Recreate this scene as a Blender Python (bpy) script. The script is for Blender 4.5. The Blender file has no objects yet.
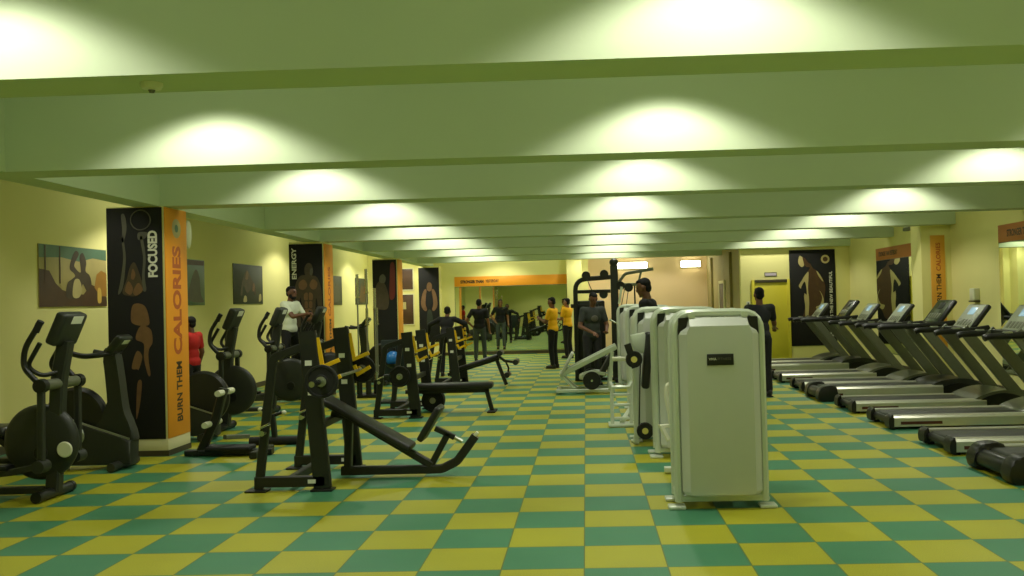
import bpy, bmesh, math, random
from mathutils import Vector as V, Matrix as M, Euler
random.seed(7)
PI = math.pi
SC = bpy.context.scene
COL = SC.collection

# ------------------------------------------------------------------ materials
def lin(c):
    return tuple((x/12.92 if x <= .04045 else ((x+.055)/1.055)**2.4) for x in c)
MATS = {}
def mat(name, rgb, rough=.5, metal=0., var=.06, scale=14., bump=0., bscale=60., coat=0., emit=None, estr=0.):
    """procedural principled material; rgb in display values"""
    m = bpy.data.materials.new(name); m.use_nodes = True
    nt = m.node_tree; n = nt.nodes; L = nt.links
    p = n['Principled BSDF']
    p.inputs['Roughness'].default_value = rough
    p.inputs['Metallic'].default_value = metal
    if coat: p.inputs['Coat Weight'].default_value = coat
    tc = n.new('ShaderNodeTexCoord')
    no = n.new('ShaderNodeTexNoise'); no.inputs['Scale'].default_value = scale; no.inputs['Detail'].default_value = 3
    L.new(tc.outputs['Object'], no.inputs['Vector'])
    mx = n.new('ShaderNodeMix'); mx.data_type = 'RGBA'
    a = lin(rgb)
    mx.inputs[6].default_value = tuple(max(0, x*(1-var)) for x in a)+(1,)
    mx.inputs[7].default_value = tuple(min(1, x*(1+var)) for x in a)+(1,)
    L.new(no.outputs['Fac'], mx.inputs[0]); L.new(mx.outputs[2], p.inputs['Base Color'])
    if bump:
        nb = n.new('ShaderNodeTexNoise'); nb.inputs['Scale'].default_value = bscale; nb.inputs['Detail'].default_value = 4
        L.new(tc.outputs['Object'], nb.inputs['Vector'])
        b = n.new('ShaderNodeBump'); b.inputs['Strength'].default_value = bump; b.inputs['Distance'].default_value = .004
        L.new(nb.outputs['Fac'], b.inputs['Height']); L.new(b.outputs['Normal'], p.inputs['Normal'])
    if emit:
        p.inputs['Emission Color'].default_value = lin(emit)+(1,); p.inputs['Emission Strength'].default_value = estr
    MATS[name] = m
    return m
WALL = mat('wall_paint', (.90,.87,.58), .75, var=.03, scale=2., bump=.08)
CEIL = mat('ceiling_paint', (.77,.82,.69), .8, var=.04, scale=1.5, bump=.12, bscale=40)
PINK = mat('peach_paint', (.90,.78,.60), .75, var=.03, scale=2.)
CREAM = mat('cream_plinth', (.88,.85,.68), .6, var=.04)
DSKIRT = mat('dark_skirting', (.28,.25,.17), .6)
YDOOR = mat('yellow_door_paint', (.86,.80,.24), .45, var=.04, scale=3)
BLK = mat('black_steel', (.105,.11,.095), .42, var=.15, bump=.05, bscale=200)
PLA = mat('charcoal_plastic', (.15,.16,.135), .48, var=.12, bump=.08, bscale=250)
PLB = mat('black_plastic', (.07,.072,.065), .4, var=.15)
RUB = mat('black_rubber', (.075,.077,.07), .75, var=.15, bump=.2, bscale=150)
VIN = mat('black_vinyl', (.11,.11,.10), .45, var=.12, bump=.12, bscale=120)
BELT = mat('belt_rubber', (.17,.18,.14), .6, var=.12, bump=.1, bscale=90)
CHR = mat('chrome', (.80,.81,.78), .18, 1., var=.03)
STEEL = mat('satin_steel', (.66,.67,.63), .34, .9, var=.05)
SIL = mat('silver_paint', (.78,.79,.76), .4, .1, var=.03, scale=6.)
SILT = mat('silver_tube', (.79,.82,.75), .32, .15, var=.03, scale=6.)
RAIL = mat('brushed_rail', (.76,.76,.70), .32, .6, var=.05)
GRAPH = mat('graphite_paint', (.42,.43,.36), .4, .3, var=.08)
YEL = mat('yellow_paint', (.90,.72,.06), .4, var=.04)
RSTR = mat('dark_red_stripe', (.28,.10,.07), .5)
WHT = mat('white_sticker', (.88,.88,.82), .5, var=.02)
CRM = mat('cream_enamel', (.86,.86,.76), .35, var=.03)
BLUE = mat('blue_vinyl', (.10,.42,.72), .35, var=.1)
TEAL = mat('teal_vinyl', (.22,.36,.33), .5, var=.1)
ORG = mat('orange_print', (.94,.61,.13), .55, var=.05, scale=3)
DIMORG = mat('dimmed_orange_print', (.72,.44,.20), .6, var=.06, scale=3)  # orange print darkened to stand in for weaker light on the right wall
PORG = mat('pale_orange_print', (.88,.63,.22), .6, var=.06, scale=3)
PBLK = mat('black_print', (.075,.07,.06), .85, var=.2, scale=3)
PNAVY = mat('dark_green_print', (.16,.19,.15), .5, var=.2, scale=3)
SKINP = mat('printed_skin', (.47,.34,.22), .5, var=.35, scale=9)
SKIND = mat('printed_dark_skin', (.27,.22,.15), .5, var=.45, scale=10)
PALEP = mat('printed_pale', (.72,.66,.44), .5, var=.2, scale=6)
PTEAL = mat('printed_teal', (.34,.46,.36), .5, var=.2, scale=5)
PBROWN = mat('printed_brown', (.30,.20,.11), .5, var=.3, scale=6)
PGREY = mat('printed_grey', (.33,.32,.27), .5, var=.25, scale=8)
PRED = mat('printed_red', (.42,.12,.10), .5, var=.35, scale=8)
INKD = mat('dark_ink', (.20,.13,.08), .5)
INKR = mat('red_ink', (.72,.33,.13), .5)
INKW = mat('white_ink', (.88,.87,.80), .5)
SIGN = mat('lilac_sign', (.78,.73,.78), .5)
SCREEN = mat('lit_screen', (.55,.66,.72), .2, emit=(.62,.76,.86), estr=.3)
DSCR = mat('dark_screen', (.20,.22,.17), .25, var=.1)
KEYP = mat('keypad_grey', (.60,.62,.54), .45, var=.06)
TUBE = mat('tube_light', (.95,.95,.9), .4, emit=(1.,1.,.86), estr=9.)
MIRM = mat('mirror_glass', (.86,.90,.82), .015, 1., var=.0)
PULY = mat('pulley_hub', (.88,.82,.42), .4)
SKIN = mat('skin_brown', (.42,.27,.18), .5, var=.08, scale=20)
SKIN2 = mat('skin_tan', (.52,.34,.22), .5, var=.08, scale=20)
HAIR = mat('black_hair', (.045,.04,.035), .9, var=.2, scale=60, bump=.3)
CBLK = mat('black_cloth', (.065,.065,.07), .85, var=.15, scale=20, bump=.15)
CNAV = mat('navy_cloth', (.085,.095,.115), .85, var=.15, scale=20, bump=.15)
CDRK = mat('charcoal_cloth', (.13,.13,.125), .85, var=.15, scale=20, bump=.15)
CGRY = mat('grey_cloth', (.20,.215,.20), .85, var=.15, scale=14, bump=.15)
CWHT = mat('white_cloth', (.84,.86,.76), .85, var=.06, scale=14, bump=.15)
CYEL = mat('yellow_cloth', (.96,.70,.03), .85, var=.06, scale=14, bump=.15)
CRED = mat('red_cloth', (.70,.10,.07), .85, var=.1, scale=14, bump=.15)
SHOE = mat('dark_shoe', (.12,.11,.10), .6)
JEAN = mat('grey_denim', (.24,.27,.27), .85, var=.15, scale=20, bump=.15)
EYE = mat('eye', (.10,.08,.07), .2)

# floor: rubber tiles in two colours, laid as a chequerboard, 0.5 m each
def floor_material():
    m = bpy.data.materials.new('rubber_tiles'); m.use_nodes = True
    nt = m.node_tree; n = nt.nodes; L = nt.links; p = n['Principled BSDF']
    tc = n.new('ShaderNodeTexCoord'); mp = n.new('ShaderNodeMapping')
    mp.inputs['Location'].default_value = (.05+.0, -5.51+6.0+.0, 0)
    L.new(tc.outputs['Object'], mp.inputs['Vector'])
    ck = n.new('ShaderNodeTexChecker'); ck.inputs['Scale'].default_value = 2.0
    L.new(mp.outputs['Vector'], ck.inputs['Vector'])
    def noise(scale, det=4):
        t = n.new('ShaderNodeTexNoise'); t.inputs['Scale'].default_value = scale; t.inputs['Detail'].default_value = det
        L.new(tc.outputs['Object'], t.inputs['Vector']); return t
    def mixc(fac, a, b):
        x = n.new('ShaderNodeMix'); x.data_type = 'RGBA'
        L.new(fac, x.inputs[0])
        for i, c in ((6, a), (7, b)):
            if isinstance(c, tuple): x.inputs[i].default_value = lin(c)+(1,)
            else: L.new(c, x.inputs[i])
        return x.outputs[2]
    n1 = noise(1.1); n2 = noise(160., 2)
    yel = mixc(n1.outputs['Fac'], (.58,.57,.07), (.69,.68,.12))
    grn = mixc(n1.outputs['Fac'], (.18,.43,.29), (.28,.53,.39))
    tile = mixc(ck.outputs['Fac'], yel, grn)
    # rubber crumb speckle
    r = n.new('ShaderNodeValToRGB'); r.color_ramp.elements[0].position = .38; r.color_ramp.elements[1].position = .62
    r.color_ramp.elements[0].color = (.72,.72,.72,1); r.color_ramp.elements[1].color = (1.12,1.12,1.12,1)
    L.new(n2.outputs['Fac'], r.inputs[0])
    mu = n.new('ShaderNodeMix'); mu.data_type = 'RGBA'; mu.blend_type = 'MULTIPLY'; mu.inputs[0].default_value = .7
    L.new(tile, mu.inputs[6]); L.new(r.outputs[0], mu.inputs[7])
    # tile joints
    sep = n.new('ShaderNodeSeparateXYZ'); L.new(mp.outputs['Vector'], sep.inputs[0])
    def joint(sock):
        a = n.new('ShaderNodeMath'); a.operation = 'MULTIPLY'; a.inputs[1].default_value = 2.0; L.new(sock, a.inputs[0])
        b = n.new('ShaderNodeMath'); b.operation = 'FRACT'; L.new(a.outputs[0], b.inputs[0])
        c = n.new('ShaderNodeMath'); c.operation = 'SUBTRACT'; c.inputs[1].default_value = .5; L.new(b.outputs[0], c.inputs[0])
        d = n.new('ShaderNodeMath'); d.operation = 'ABSOLUTE'; L.new(c.outputs[0], d.inputs[0])
        e = n.new('ShaderNodeMath'); e.operation = 'GREATER_THAN'; e.inputs[1].default_value = .492; L.new(d.outputs[0], e.inputs[0])
        return e.outputs[0]
    mx = n.new('ShaderNodeMath'); mx.operation = 'MAXIMUM'
    L.new(joint(sep.outputs[0]), mx.inputs[0]); L.new(joint(sep.outputs[1]), mx.inputs[1])
    fin = mixc(mx.outputs[0], mu.outputs[2], (.33,.40,.16))
    L.new(fin, p.inputs['Base Color'])
    p.inputs['Roughness'].default_value = .55
    b = n.new('ShaderNodeBump'); b.inputs['Strength'].default_value = .15; b.inputs['Distance'].default_value = .003
    L.new(n2.outputs['Fac'], b.inputs['Height']); L.new(b.outputs['Normal'], p.inputs['Normal'])
    return m
FLOORM = floor_material()

# ------------------------------------------------------------------ mesh helpers
def fillet(pts, r, n=5):
    P = [V(p) for p in pts]; out = [P[0]]
    for i in range(1, len(P)-1):
        a, b, c = P[i-1], P[i], P[i+1]
        d0 = (a-b); d1 = (c-b); k = min(r, d0.length*.48, d1.length*.48)
        p0 = b+d0.normalized()*k; p1 = b+d1.normalized()*k
        for j in range(n+1):
            t = j/n
            out.append(p0*(1-t)**2 + b*2*t*(1-t) + p1*t*t)
    out.append(P[-1]); return out
def smoothpoly(pts, n=6):
    P = [V((p[0], p[1])) for p in pts]; N = len(P); out = []
    for i in range(N):
        a, b, c, d = P[i-1], P[i], P[(i+1) % N], P[(i+2) % N]
        for j in range(n):
            t = j/n
            out.append(.5*((2*b)+(c-a)*t+(2*a-5*b+4*c-d)*t*t+(3*b-a-3*c+d)*t**3))
    return [(p.x, p.y) for p in out]
class B:
    def __init__(s): s.bm = bmesh.new()
    def box(s, c, size, rot=None, bev=0., seg=2):
        r = bmesh.ops.create_cube(s.bm, size=1.); vs = r['verts']
        mt = M.Diagonal(V(size)).to_4x4()
        if rot is not None: mt = (Euler(rot).to_matrix().to_4x4() if not isinstance(rot, M) else rot.to_4x4()) @ mt
        mt = M.Translation(V(c)) @ mt
        bmesh.ops.transform(s.bm, matrix=mt, verts=vs)
        if bev:
            es = list({e for v in vs for e in v.link_edges})
            bmesh.ops.bevel(s.bm, geom=es, offset=min(bev, min(size)*.49), segments=seg, profile=.5, affect='EDGES')
        return s
    def span(s, lo, hi, bev=0.):
        lo, hi = V(lo), V(hi); return s.box((lo+hi)/2, tuple(abs(x) for x in (hi-lo)), None, bev)
    def cyl(s, p0, p1, r0, r1=None, seg=18):
        p0, p1 = V(p0), V(p1); d = p1-p0
        q = d.to_track_quat('Z', 'Y').to_matrix().to_4x4()
        bmesh.ops.create_cone(s.bm, cap_ends=True, segments=seg, radius1=r0, radius2=r0 if r1 is None else r1, depth=d.length,
                              matrix=M.Translation((p0+p1)/2) @ q)
        return s
    def sweep(s, pts, prof, up=(0,0,1), closed_caps=True):
        P = [V(p) for p in pts]; n = len(P)
        d0 = (P[1]-P[0]).normalized(); U = V(up)
        if abs(d0.dot(U)) > .95: U = V((0,1,0)) if abs(d0.y) < .9 else V((1,0,0))
        sd = d0.cross(U).normalized(); uu = sd.cross(d0).normalized()
        ring = [P[0]+sd*a+uu*b for a, b in prof]
        rings = [[s.bm.verts.new(v) for v in ring]]
        for i in range(1, n):
            din = (P[i]-P[i-1]).normalized()
            nrm = din if i == n-1 else (din+(P[i+1]-P[i]).normalized())
            if nrm.length < 1e-6: nrm = din
            nrm.normalize()
            k = din.dot(nrm)
            ring = [v+din*((P[i]-v).dot(nrm)/k) for v in ring]
            rings.append([s.bm.verts.new(v) for v in ring])
        m = len(prof)
        for a, b in zip(rings, rings[1:]):
            for j in range(m): s.bm.faces.new((a[j], a[(j+1) % m], b[(j+1) % m], b[j]))
        if closed_caps:
            s.bm.faces.new(rings[0][::-1]); s.bm.faces.new(rings[-1])
        return s
    def tube(s, pts, r, bend=0., seg=10, up=(0,0,1)):
        if bend: pts = fillet(pts, bend)
        return s.sweep(pts, [(r*math.cos(2*PI*i/seg), r*math.sin(2*PI*i/seg)) for i in range(seg)], up)
    def bar(s, pts, w, h, bend=0., up=(0,0,1), c=.15):
        if bend: pts = fillet(pts, bend)
        a, b = w/2, h/2; k = min(w, h)*c
        return s.sweep(pts, [(a-k,-b),(a,-b+k),(a,b-k),(a-k,b),(-a+k,b),(-a,b-k),(-a,-b+k),(-a+k,-b)], up)
    def prism(s, poly, y0, y1, axes='xz', bev=0.):
        def P(a, b, y): return {'xz': (a, y, b), 'yz': (y, a, b), 'xy': (a, b, y)}[axes]
        lo = [s.bm.verts.new(P(a, b, y0)) for a, b in poly]; hi = [s.bm.verts.new(P(a, b, y1)) for a, b in poly]
        n = len(poly); fs = []
        for j in range(n): fs.append(s.bm.faces.new((lo[j], lo[(j+1) % n], hi[(j+1) % n], hi[j])))
        f0 = s.bm.faces.new(lo[::-1]); f1 = s.bm.faces.new(hi)
        if bev:
            es = list({e for f in (f0, f1) for e in f.edges})
            bmesh.ops.bevel(s.bm, geom=es, offset=bev, segments=2, profile=.5, affect='EDGES')
        return s
    def lathe(s, prof, c, axis='y', seg=28):
        """prof: (radius, along) list; closed with poles when radius 0"""
        rings = []
        for r, t in prof:
            ring = []
            for i in range(seg):
                a = 2*PI*i/seg; x, z = r*math.cos(a), r*math.sin(a)
                p = {'y': V((x, t, z)), 'z': V((x, z, t)), 'x': V((t, x, z))}[axis]
                ring.append(s.bm.verts.new(V(c)+p))
            rings.append(ring)
        for a, b in zip(rings, rings[1:]):
            for j in range(seg): s.bm.faces.new((a[j], a[(j+1) % seg], b[(j+1) % seg], b[j]))
        s.bm.faces.new(rings[0][::-1]); s.bm.faces.new(rings[-1])
        return s
    def ell(s, c, r, rot=None, seg=16):
        mt = M.Diagonal(V(r)).to_4x4()
        if rot is not None: mt = Euler(rot).to_matrix().to_4x4() @ mt
        bmesh.ops.create_uvsphere(s.bm, u_segments=seg, v_segments=max(6, seg*2//3), radius=1., matrix=M.Translation(V(c)) @ mt)
        return s
    def cap(s, p0, p1, r0, r1=None, seg=12):
        r1 = r0 if r1 is None else r1
        s.ell(p0, (r0,)*3, seg=seg); s.ell(p1, (r1,)*3, seg=seg)
        if (V(p1)-V(p0)).length > 1e-4: s.cyl(p0, p1, r0, r1, seg)
        return s
    def xform(s, mt):
        bmesh.ops.transform(s.bm, matrix=mt, verts=s.bm.verts[:]); return s
    def obj(s, name, m, parent=None, sharp=38, loc=None):
        bmesh.ops.recalc_face_normals(s.bm, faces=s.bm.faces[:])
        me = bpy.data.meshes.new(name); s.bm.to_mesh(me); s.bm.free()
        me.materials.append(m)
        for p in me.polygons: p.use_smooth = True
        me.set_sharp_from_angle(angle=math.radians(sharp))
        o = bpy.data.objects.new(name, me); COL.objects.link(o)
        if parent is not None: o.parent = parent
        if loc is not None: o.location = loc
        return o
def tag(o, label, cat, group=None, kind=None):
    o['label'] = label; o['category'] = cat
    if group: o['group'] = group
    if kind: o['kind'] = kind
    return o
def thing(name, label, cat, loc=(0,0,0), rz=0., group=None):
    o = bpy.data.objects.new(name, None); COL.objects.link(o)
    o.location = loc; o.rotation_euler = (0, 0, rz); o.empty_display_size = .1
    return tag(o, label, cat, group)
def struct(o):
    o['kind'] = 'structure'; return o
KIDS = lambda o: [c for c in bpy.data.objects if c.parent == o]
def dup(root, loc, label, rz=None, group=None):
    r = root.copy(); COL.objects.link(r); r.location = loc; r['label'] = label
    if rz is not None: r.rotation_euler = (0, 0, rz)
    if group: r['group'] = group
    for ch in KIDS(root):
        c = ch.copy(); COL.objects.link(c); c.parent = r
        for g in KIDS(ch):
            d = g.copy(); COL.objects.link(d); d.parent = c
    return r
def text_bm(body, size, bold=.0, depth=.002):
    cu = bpy.data.curves.new('t', 'FONT'); cu.body = body; cu.size = size; cu.offset = bold*size; cu.extrude = depth/2
    cu.align_x = 'CENTER'; cu.align_y = 'CENTER'; cu.resolution_u = 3
    o = bpy.data.objects.new('t', cu); COL.objects.link(o)
    dg = bpy.context.evaluated_depsgraph_get()
    me = bpy.data.meshes.new_from_object(o.evaluated_get(dg))
    bpy.data.objects.remove(o); bpy.data.curves.remove(cu)
    b = B(); b.bm.from_mesh(me); bpy.data.meshes.remove(me)
    xs = [v.co.x for v in b.bm.verts]; ys = [v.co.y for v in b.bm.verts]
    b.xform(M.Translation((-(min(xs)+max(xs))/2, -(min(ys)+max(ys))/2, 0)))
    b.w = max(xs)-min(xs); b.h = max(ys)-min(ys)
    return b
def fit_text(body, w, h, bold=.0):
    b = text_bm(body, .2, bold); b.xform(M.Diagonal((w/b.w, h/b.h, 1, 1))); return b

# ------------------------------------------------------------------ room
XL, XR, YB, YF, ZC, ZB = -6.78, 6.5, -4., 28.4, 3.58, 2.78
b = B(); b.span((XL-.2, YB-.2, -.15), (XR+.2, 31.2, 0)); struct(b.obj('floor', FLOORM))
b = B(); b.span((XL-.2, YB-.2, ZC), (XR+.2, 31.2, ZC+.15)); struct(b.obj('ceiling', CEIL))
b = B(); b.span((XL-.2, YB, 0), (XL, 28.6, ZC)); struct(b.obj('wall_left', WALL))
b = B(); b.span((XR, YB, 0), (XR+.2, 22.9, ZC)); struct(b.obj('wall_right', WALL))
b = B(); b.span((XL-.2, YB-.2, 0), (XR+.2, YB, ZC)); struct(b.obj('wall_back', WALL))
b = B(); b.span((XL, YF, 0), (-.1, YF+.2, ZC)); struct(b.obj('wall_far', WALL))
b = B(); b.span((-.1, 28.9, 0), (4.05, 29.1, ZC)); struct(b.obj('wall_recess', PINK))
b = B(); b.span((3.84, 22.7, 0), (XR, 22.9, ZC)); struct(b.obj('wall_door', WALL))
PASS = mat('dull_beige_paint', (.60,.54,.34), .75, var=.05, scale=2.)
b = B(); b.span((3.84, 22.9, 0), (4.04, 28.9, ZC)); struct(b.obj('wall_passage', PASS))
b = B(); b.span((-.1, 28.6, 0), (.1, 28.9, ZC)); struct(b.obj('wall_return', WALL))
# skirting boards
b = B(); b.span((XL, YB, 0), (XL+.02, YF, .1)); struct(b.obj('baseboard_left', DSKIRT))
b = B(); b.span((XR-.02, YB, 0), (XR, 22.7, .1)); struct(b.obj('baseboard_right', DSKIRT))
b = B(); b.span((XL+.02, YF-.02, 0), (-.1, YF, .1)); struct(b.obj('baseboard_far', DSKIRT))
b = B(); b.span((3.82, 22.68, 0), (4.12, 22.7, .1)); struct(b.obj('baseboard_door', DSKIRT))
BEAMS = [1.55, 4.45, 7.33, 10.05, 13.4, 16.2, 19.4, 22.55, 25.7]
for i, y in enumerate(BEAMS):
    x1 = XR
    b = B(); b.span((XL if i < 3 else -4.9, y, ZB), (x1, y+.38, ZC)); o = struct(b.obj('ceiling_beam', CEIL))
b = B(); b.span((-5.02, YB, ZB+.001), (-4.72, YF, ZC)); struct(b.obj('ceiling_beam', CEIL))
# pillars on the left and the right
PIL = [(-5.33, -4.68, 10.05, .55), (-5.28, -4.66, 16.2, .55), (-5.28, -4.66, 22.6, .55), (-5.12, -4.48, 28.0, .4), (5.98, 6.5, 16.45, .5), (-.56, -.1, 28.1, .3)]
for i, (x0, x1, y, d) in enumerate(PIL):
    b = B(); b.span((x0, y, 0), (x1, y+d, ZB+.002 if i < 4 else ZC)); struct(b.obj('pillar', WALL))
    b = B(); b.span((x0-.015, y-.015, 0), (x1+.015, y+d+.015, .06)); struct(b.obj('trim_%d' % (2*i+1), DSKIRT))
    b = B(); b.span((x0-.008, y-.008, .06), (x1+.008, y+d+.008, .19), .003); struct(b.obj('trim_%d' % (2*i+2), CREAM))
# yellow door with frame, sign and a narrow dark door in the passage
d1 = B().span((4.16, 22.655, .01), (4.95, 22.695, 1.93), .004).obj('door_1', YDOOR); struct(d1)
fr = B()
for lo, hi in (((4.09, 22.63, 0), (4.16, 22.699, 2.0)), ((4.95, 22.63, 0), (5.02, 22.699, 2.0))): fr.span(lo, hi, .004)
fr.obj('door_frame', YDOOR, d1)
B().span((4.16, 22.62, 1.93), (4.95, 22.699, 2.0), .004).obj('door_lintel', DSKIRT, d1)
h = B(); h.tube([(4.26, 22.65, 1.0), (4.26, 22.60, 1.0), (4.38, 22.60, 1.0)], .011, .02); h.lathe([(.026, 0), (.026, .01)], (4.26, 22.645, 1.0)); h.obj('door_handle', STEEL, d1)
d2 = B().span((3.80, 25.3, .01), (3.839, 26.1, 1.98), .004).obj('door_2', mat('brown_door', (.30,.25,.15), .5)); struct(d2)
f2 = B()
f2.span((3.79, 25.22, 0), (3.839, 25.3, 2.06)); f2.span((3.79, 26.1, 0), (3.839, 26.18, 2.06)); f2.span((3.79, 25.3, 1.98), (3.839, 26.1, 2.06))
f2.obj('door_frame', CREAM, d2)
for yy in (24.05, 27.6): struct(B().span((3.77, yy, 0), (3.839, yy+.14, ZB), .004).obj('trim_%d' % (20+int(yy)), PASS))

# ------------------------------------------------------------------ flat prints: posters, banners, pictures
class Print:
    """a thin board on a wall; u to the viewer's right, v up"""
    def __init__(s, name, label, cat, o, ux, W, H, base, group=None, t=.012, frame=None):
        s.ux = V(ux); s.n = s.ux.cross(V((0,0,1))); s.o = V(o); s.W, s.H = W, H
        s.mt = M(((s.ux.x, 0, s.n.x, 0), (s.ux.y, 0, s.n.y, 0), (0, 1, 0, 0), (0, 0, 0, 1)))
        bb = B().box((W/2, H/2, t/2), (W, H, t), None, .002); bb.xform(s.mt)
        s.root = bb.obj(name, base); s.root.location = s.o + s.n*.001
        tag(s.root, label, cat, group); s.t = t; s.k = 0
        if frame:
            f = B()
            w = .03
            f.box((W/2, w/2, t/2+.006), (W, w, t+.012)); f.box((W/2, H-w/2, t/2+.006), (W, w, t+.012))
            f.box((w/2, H/2, t/2+.006), (w, H-2*w, t+.012)); f.box((W-w/2, H/2, t/2+.006), (w, H-2*w, t+.012))
            f.xform(s.mt); f.obj('picture_frame', frame, s.root)
    def lay(s, b, name, m):
        s.k += 1
        b.xform(s.mt @ M.Translation((0, 0, s.t+.0006*s.k))); return b.obj(name, m, s.root)
    def shape(s, polys, name, m, smooth=True):
        b = B()
        for p in polys: b.prism(smoothpoly(p) if smooth else p, 0, .0006, 'xy')
        return s.lay(b, name, m)
    def disc(s, u, v, r, name, m, r2=None):
        pts = [(u+r*math.cos(2*PI*i/28), v+r*1.0*math.sin(2*PI*i/28)) for i in range(28)]
        b = B()
        if r2 is None: b.prism(pts, 0, .0006, 'xy')
        else: b.lathe([(r2, 0), (r, 0), (r, .0006), (r2, .0006), (r2, 0)], (0,0,0), 'z') if False else b.tube([(u+(r+r2)/2*math.cos(2*PI*i/28), v+(r+r2)/2*math.sin(2*PI*i/28), .0) for i in range(29)], (r-r2)/2, up=(0,0,1))
        return s.lay(b, name, m)
    def text(s, body, u, v, w, h, m, rot=0., bold=.02, name='lettering'):
        b = fit_text(body, w, h, bold); b.xform(M.Translation((u, v, 0)) @ M.Rotation(rot, 4, 'Z')); return s.lay(b, name, m)

# first pillar: FOCUSED poster and BURN THEM CALORIES banner
p = Print('fitness_poster', 'tall black poster lettered FOCUSED, woman lifting a plate overhead, on the first pillar', 'poster', (-5.325, 10.05, .19), (1,0,0), .625, 2.58, PBLK, 'pillar posters')
p.shape([[(.17,2.20),(.18,2.34),(.17,2.5),(.21,2.5),(.23,2.36),(.20,2.22)], [(.36,2.22),(.36,2.30),(.46,2.30),(.44,2.24)],
         [(.17,2.24),(.19,2.24),(.215,2.05),(.20,1.85),(.17,1.68),(.12,1.62),(.155,1.80),(.185,2.03)], [(.38,2.24),(.41,2.24),(.44,2.02),(.425,1.82),(.44,1.66),(.40,1.66),(.395,1.82),(.41,2.02)]], 'printed_figure', PGREY)
p.shape([[(.17,1.64),(.22,1.78),(.26,1.92),(.31,1.97),(.36,1.86),(.40,1.68),(.33,1.60),(.23,1.60)]], 'printed_figure', SKIND)
p.shape([[(.20,1.66),(.24,1.76),(.29,1.68),(.26,1.61)], [(.29,1.64),(.35,1.74),(.40,1.66),(.33,1.60)], [(.27,1.80),(.29,1.90),(.32,1.84),(.30,1.78)]], 'printed_figure', SKINP)
p.shape([[(.26,1.34),(.29,1.50),(.42,1.48),(.47,1.30),(.42,1.26),(.30,1.28)]], 'printed_figure', SKINP)
p.shape([[(.31,1.12),(.37,1.26),(.48,1.22),(.50,1.08),(.46,1.00),(.45,.90),(.47,.72),(.44,.72),(.40,.90),(.40,1.06)],
         [(.26,.80),(.32,.98),(.38,.92),(.34,.78),(.32,.78)], [(.32,.62),(.37,.64),(.35,.42),(.31,.24),(.30,.28)]], 'printed_figure', SKINP)
p.disc(.39, 2.44, .118, 'printed_ring', PGREY, .104)
p.text('FOCUSED', .52, 2.06, .52, .11, INKW, PI/2, .045)
q = Print('wall_banner', 'orange vertical banner reading BURN THEM CALORIES on the side of the first pillar', 'banner', (-4.68, 10.05, .19), (0,1,0), .55, 2.58, ORG, 'orange pillar banners')
q.text('BURN THEM', .29, .50, .68, .14, INKD, PI/2, .03)
q.text('CALORIES', .27, 1.54, 1.24, .21, INKR, PI/2, .035)
q.disc(.28, 2.36, .11, 'round_logo', PALEP); q.disc(.28, 2.36, .045, 'round_logo', PTEAL)
# second pillar: ENERGY
p = Print('fitness_poster', 'black poster lettered ENERGY with a bare-chested muscular man, on the second pillar', 'poster', (-5.28, 16.2, .19), (1,0,0), .60, 2.555, PBLK, 'pillar posters')
p.shape([[(.12,1.10),(.08,1.45),(.10,1.80),(.18,1.97),(.28,2.0),(.40,1.99),(.50,1.95),(.57,1.75),(.58,1.45),(.56,1.10),(.50,1.12),(.50,1.45),(.47,1.58),(.45,1.30),(.42,1.15),(.25,1.15),(.22,1.35),(.2,1.6),(.17,1.45),(.19,1.12)]], 'printed_figure', SKIND)
p.shape([[(.17,1.86),(.26,1.92),(.32,1.82),(.26,1.74),(.18,1.76)], [(.36,1.82),(.42,1.92),(.50,1.86),(.48,1.76),(.41,1.74)],
         [(.26,1.66),(.32,1.68),(.32,1.56),(.26,1.56)], [(.35,1.68),(.41,1.66),(.41,1.56),(.35,1.56)], [(.27,1.52),(.32,1.52),(.32,1.42),(.27,1.42)], [(.35,1.52),(.40,1.52),(.40,1.42),(.35,1.42)],
         [(.26,1.38),(.40,1.38),(.38,1.2),(.28,1.2)]], 'printed_figure', SKINP)
p.shape([[(.29,2.0),(.28,2.13),(.33,2.21),(.40,2.19),(.43,2.08),(.40,1.98)]], 'printed_figure', SKIND)
p.shape([[(.37,2.02),(.38,2.1),(.42,2.12),(.43,2.06),(.40,1.99)]], 'printed_figure', PGREY)
p.text('ENERGY', .09, 2.21, .56, .085, INKW, PI/2, .03)
q = Print('wall_banner', 'orange vertical banner with small dark lettering on the side of the second pillar', 'banner', (-4.66, 16.2, .19), (0,1,0), .55, 2.555, ORG, 'orange pillar banners')
q.text('BURN THEM', .30, .80, .80, .12, INKD, PI/2, .03); q.text('CALORIES', .28, 1.70, .9, .15, INKR, PI/2, .03)
# third pillar
p = Print('fitness_poster', 'dark poster of a hooded man in profile with red lettering, on the third pillar', 'poster', (-5.28, 22.6, .19), (1,0,0), .60, 2.555, PBLK, 'pillar posters')
p.shape([[(.05,1.40),(.05,1.75),(.12,1.98),(.24,2.02),(.34,1.88),(.40,1.60),(.36,1.35),(.2,1.32)]], 'printed_figure', SKIND)
p.shape([[(.17,2.02),(.18,2.14),(.26,2.2),(.33,2.12),(.31,2.0),(.24,1.98)]], 'printed_figure', PGREY)
p.shape([[(.42,1.6),(.43,2.1),(.46,2.45),(.55,2.45),(.56,2.0),(.54,1.62)]], 'printed_figure', PRED)
Print('wall_banner', 'plain orange vertical banner on the side of the third pillar', 'banner', (-4.66, 22.6, .19), (0,1,0), .55, 2.555, ORG, 'orange pillar banners')
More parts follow.
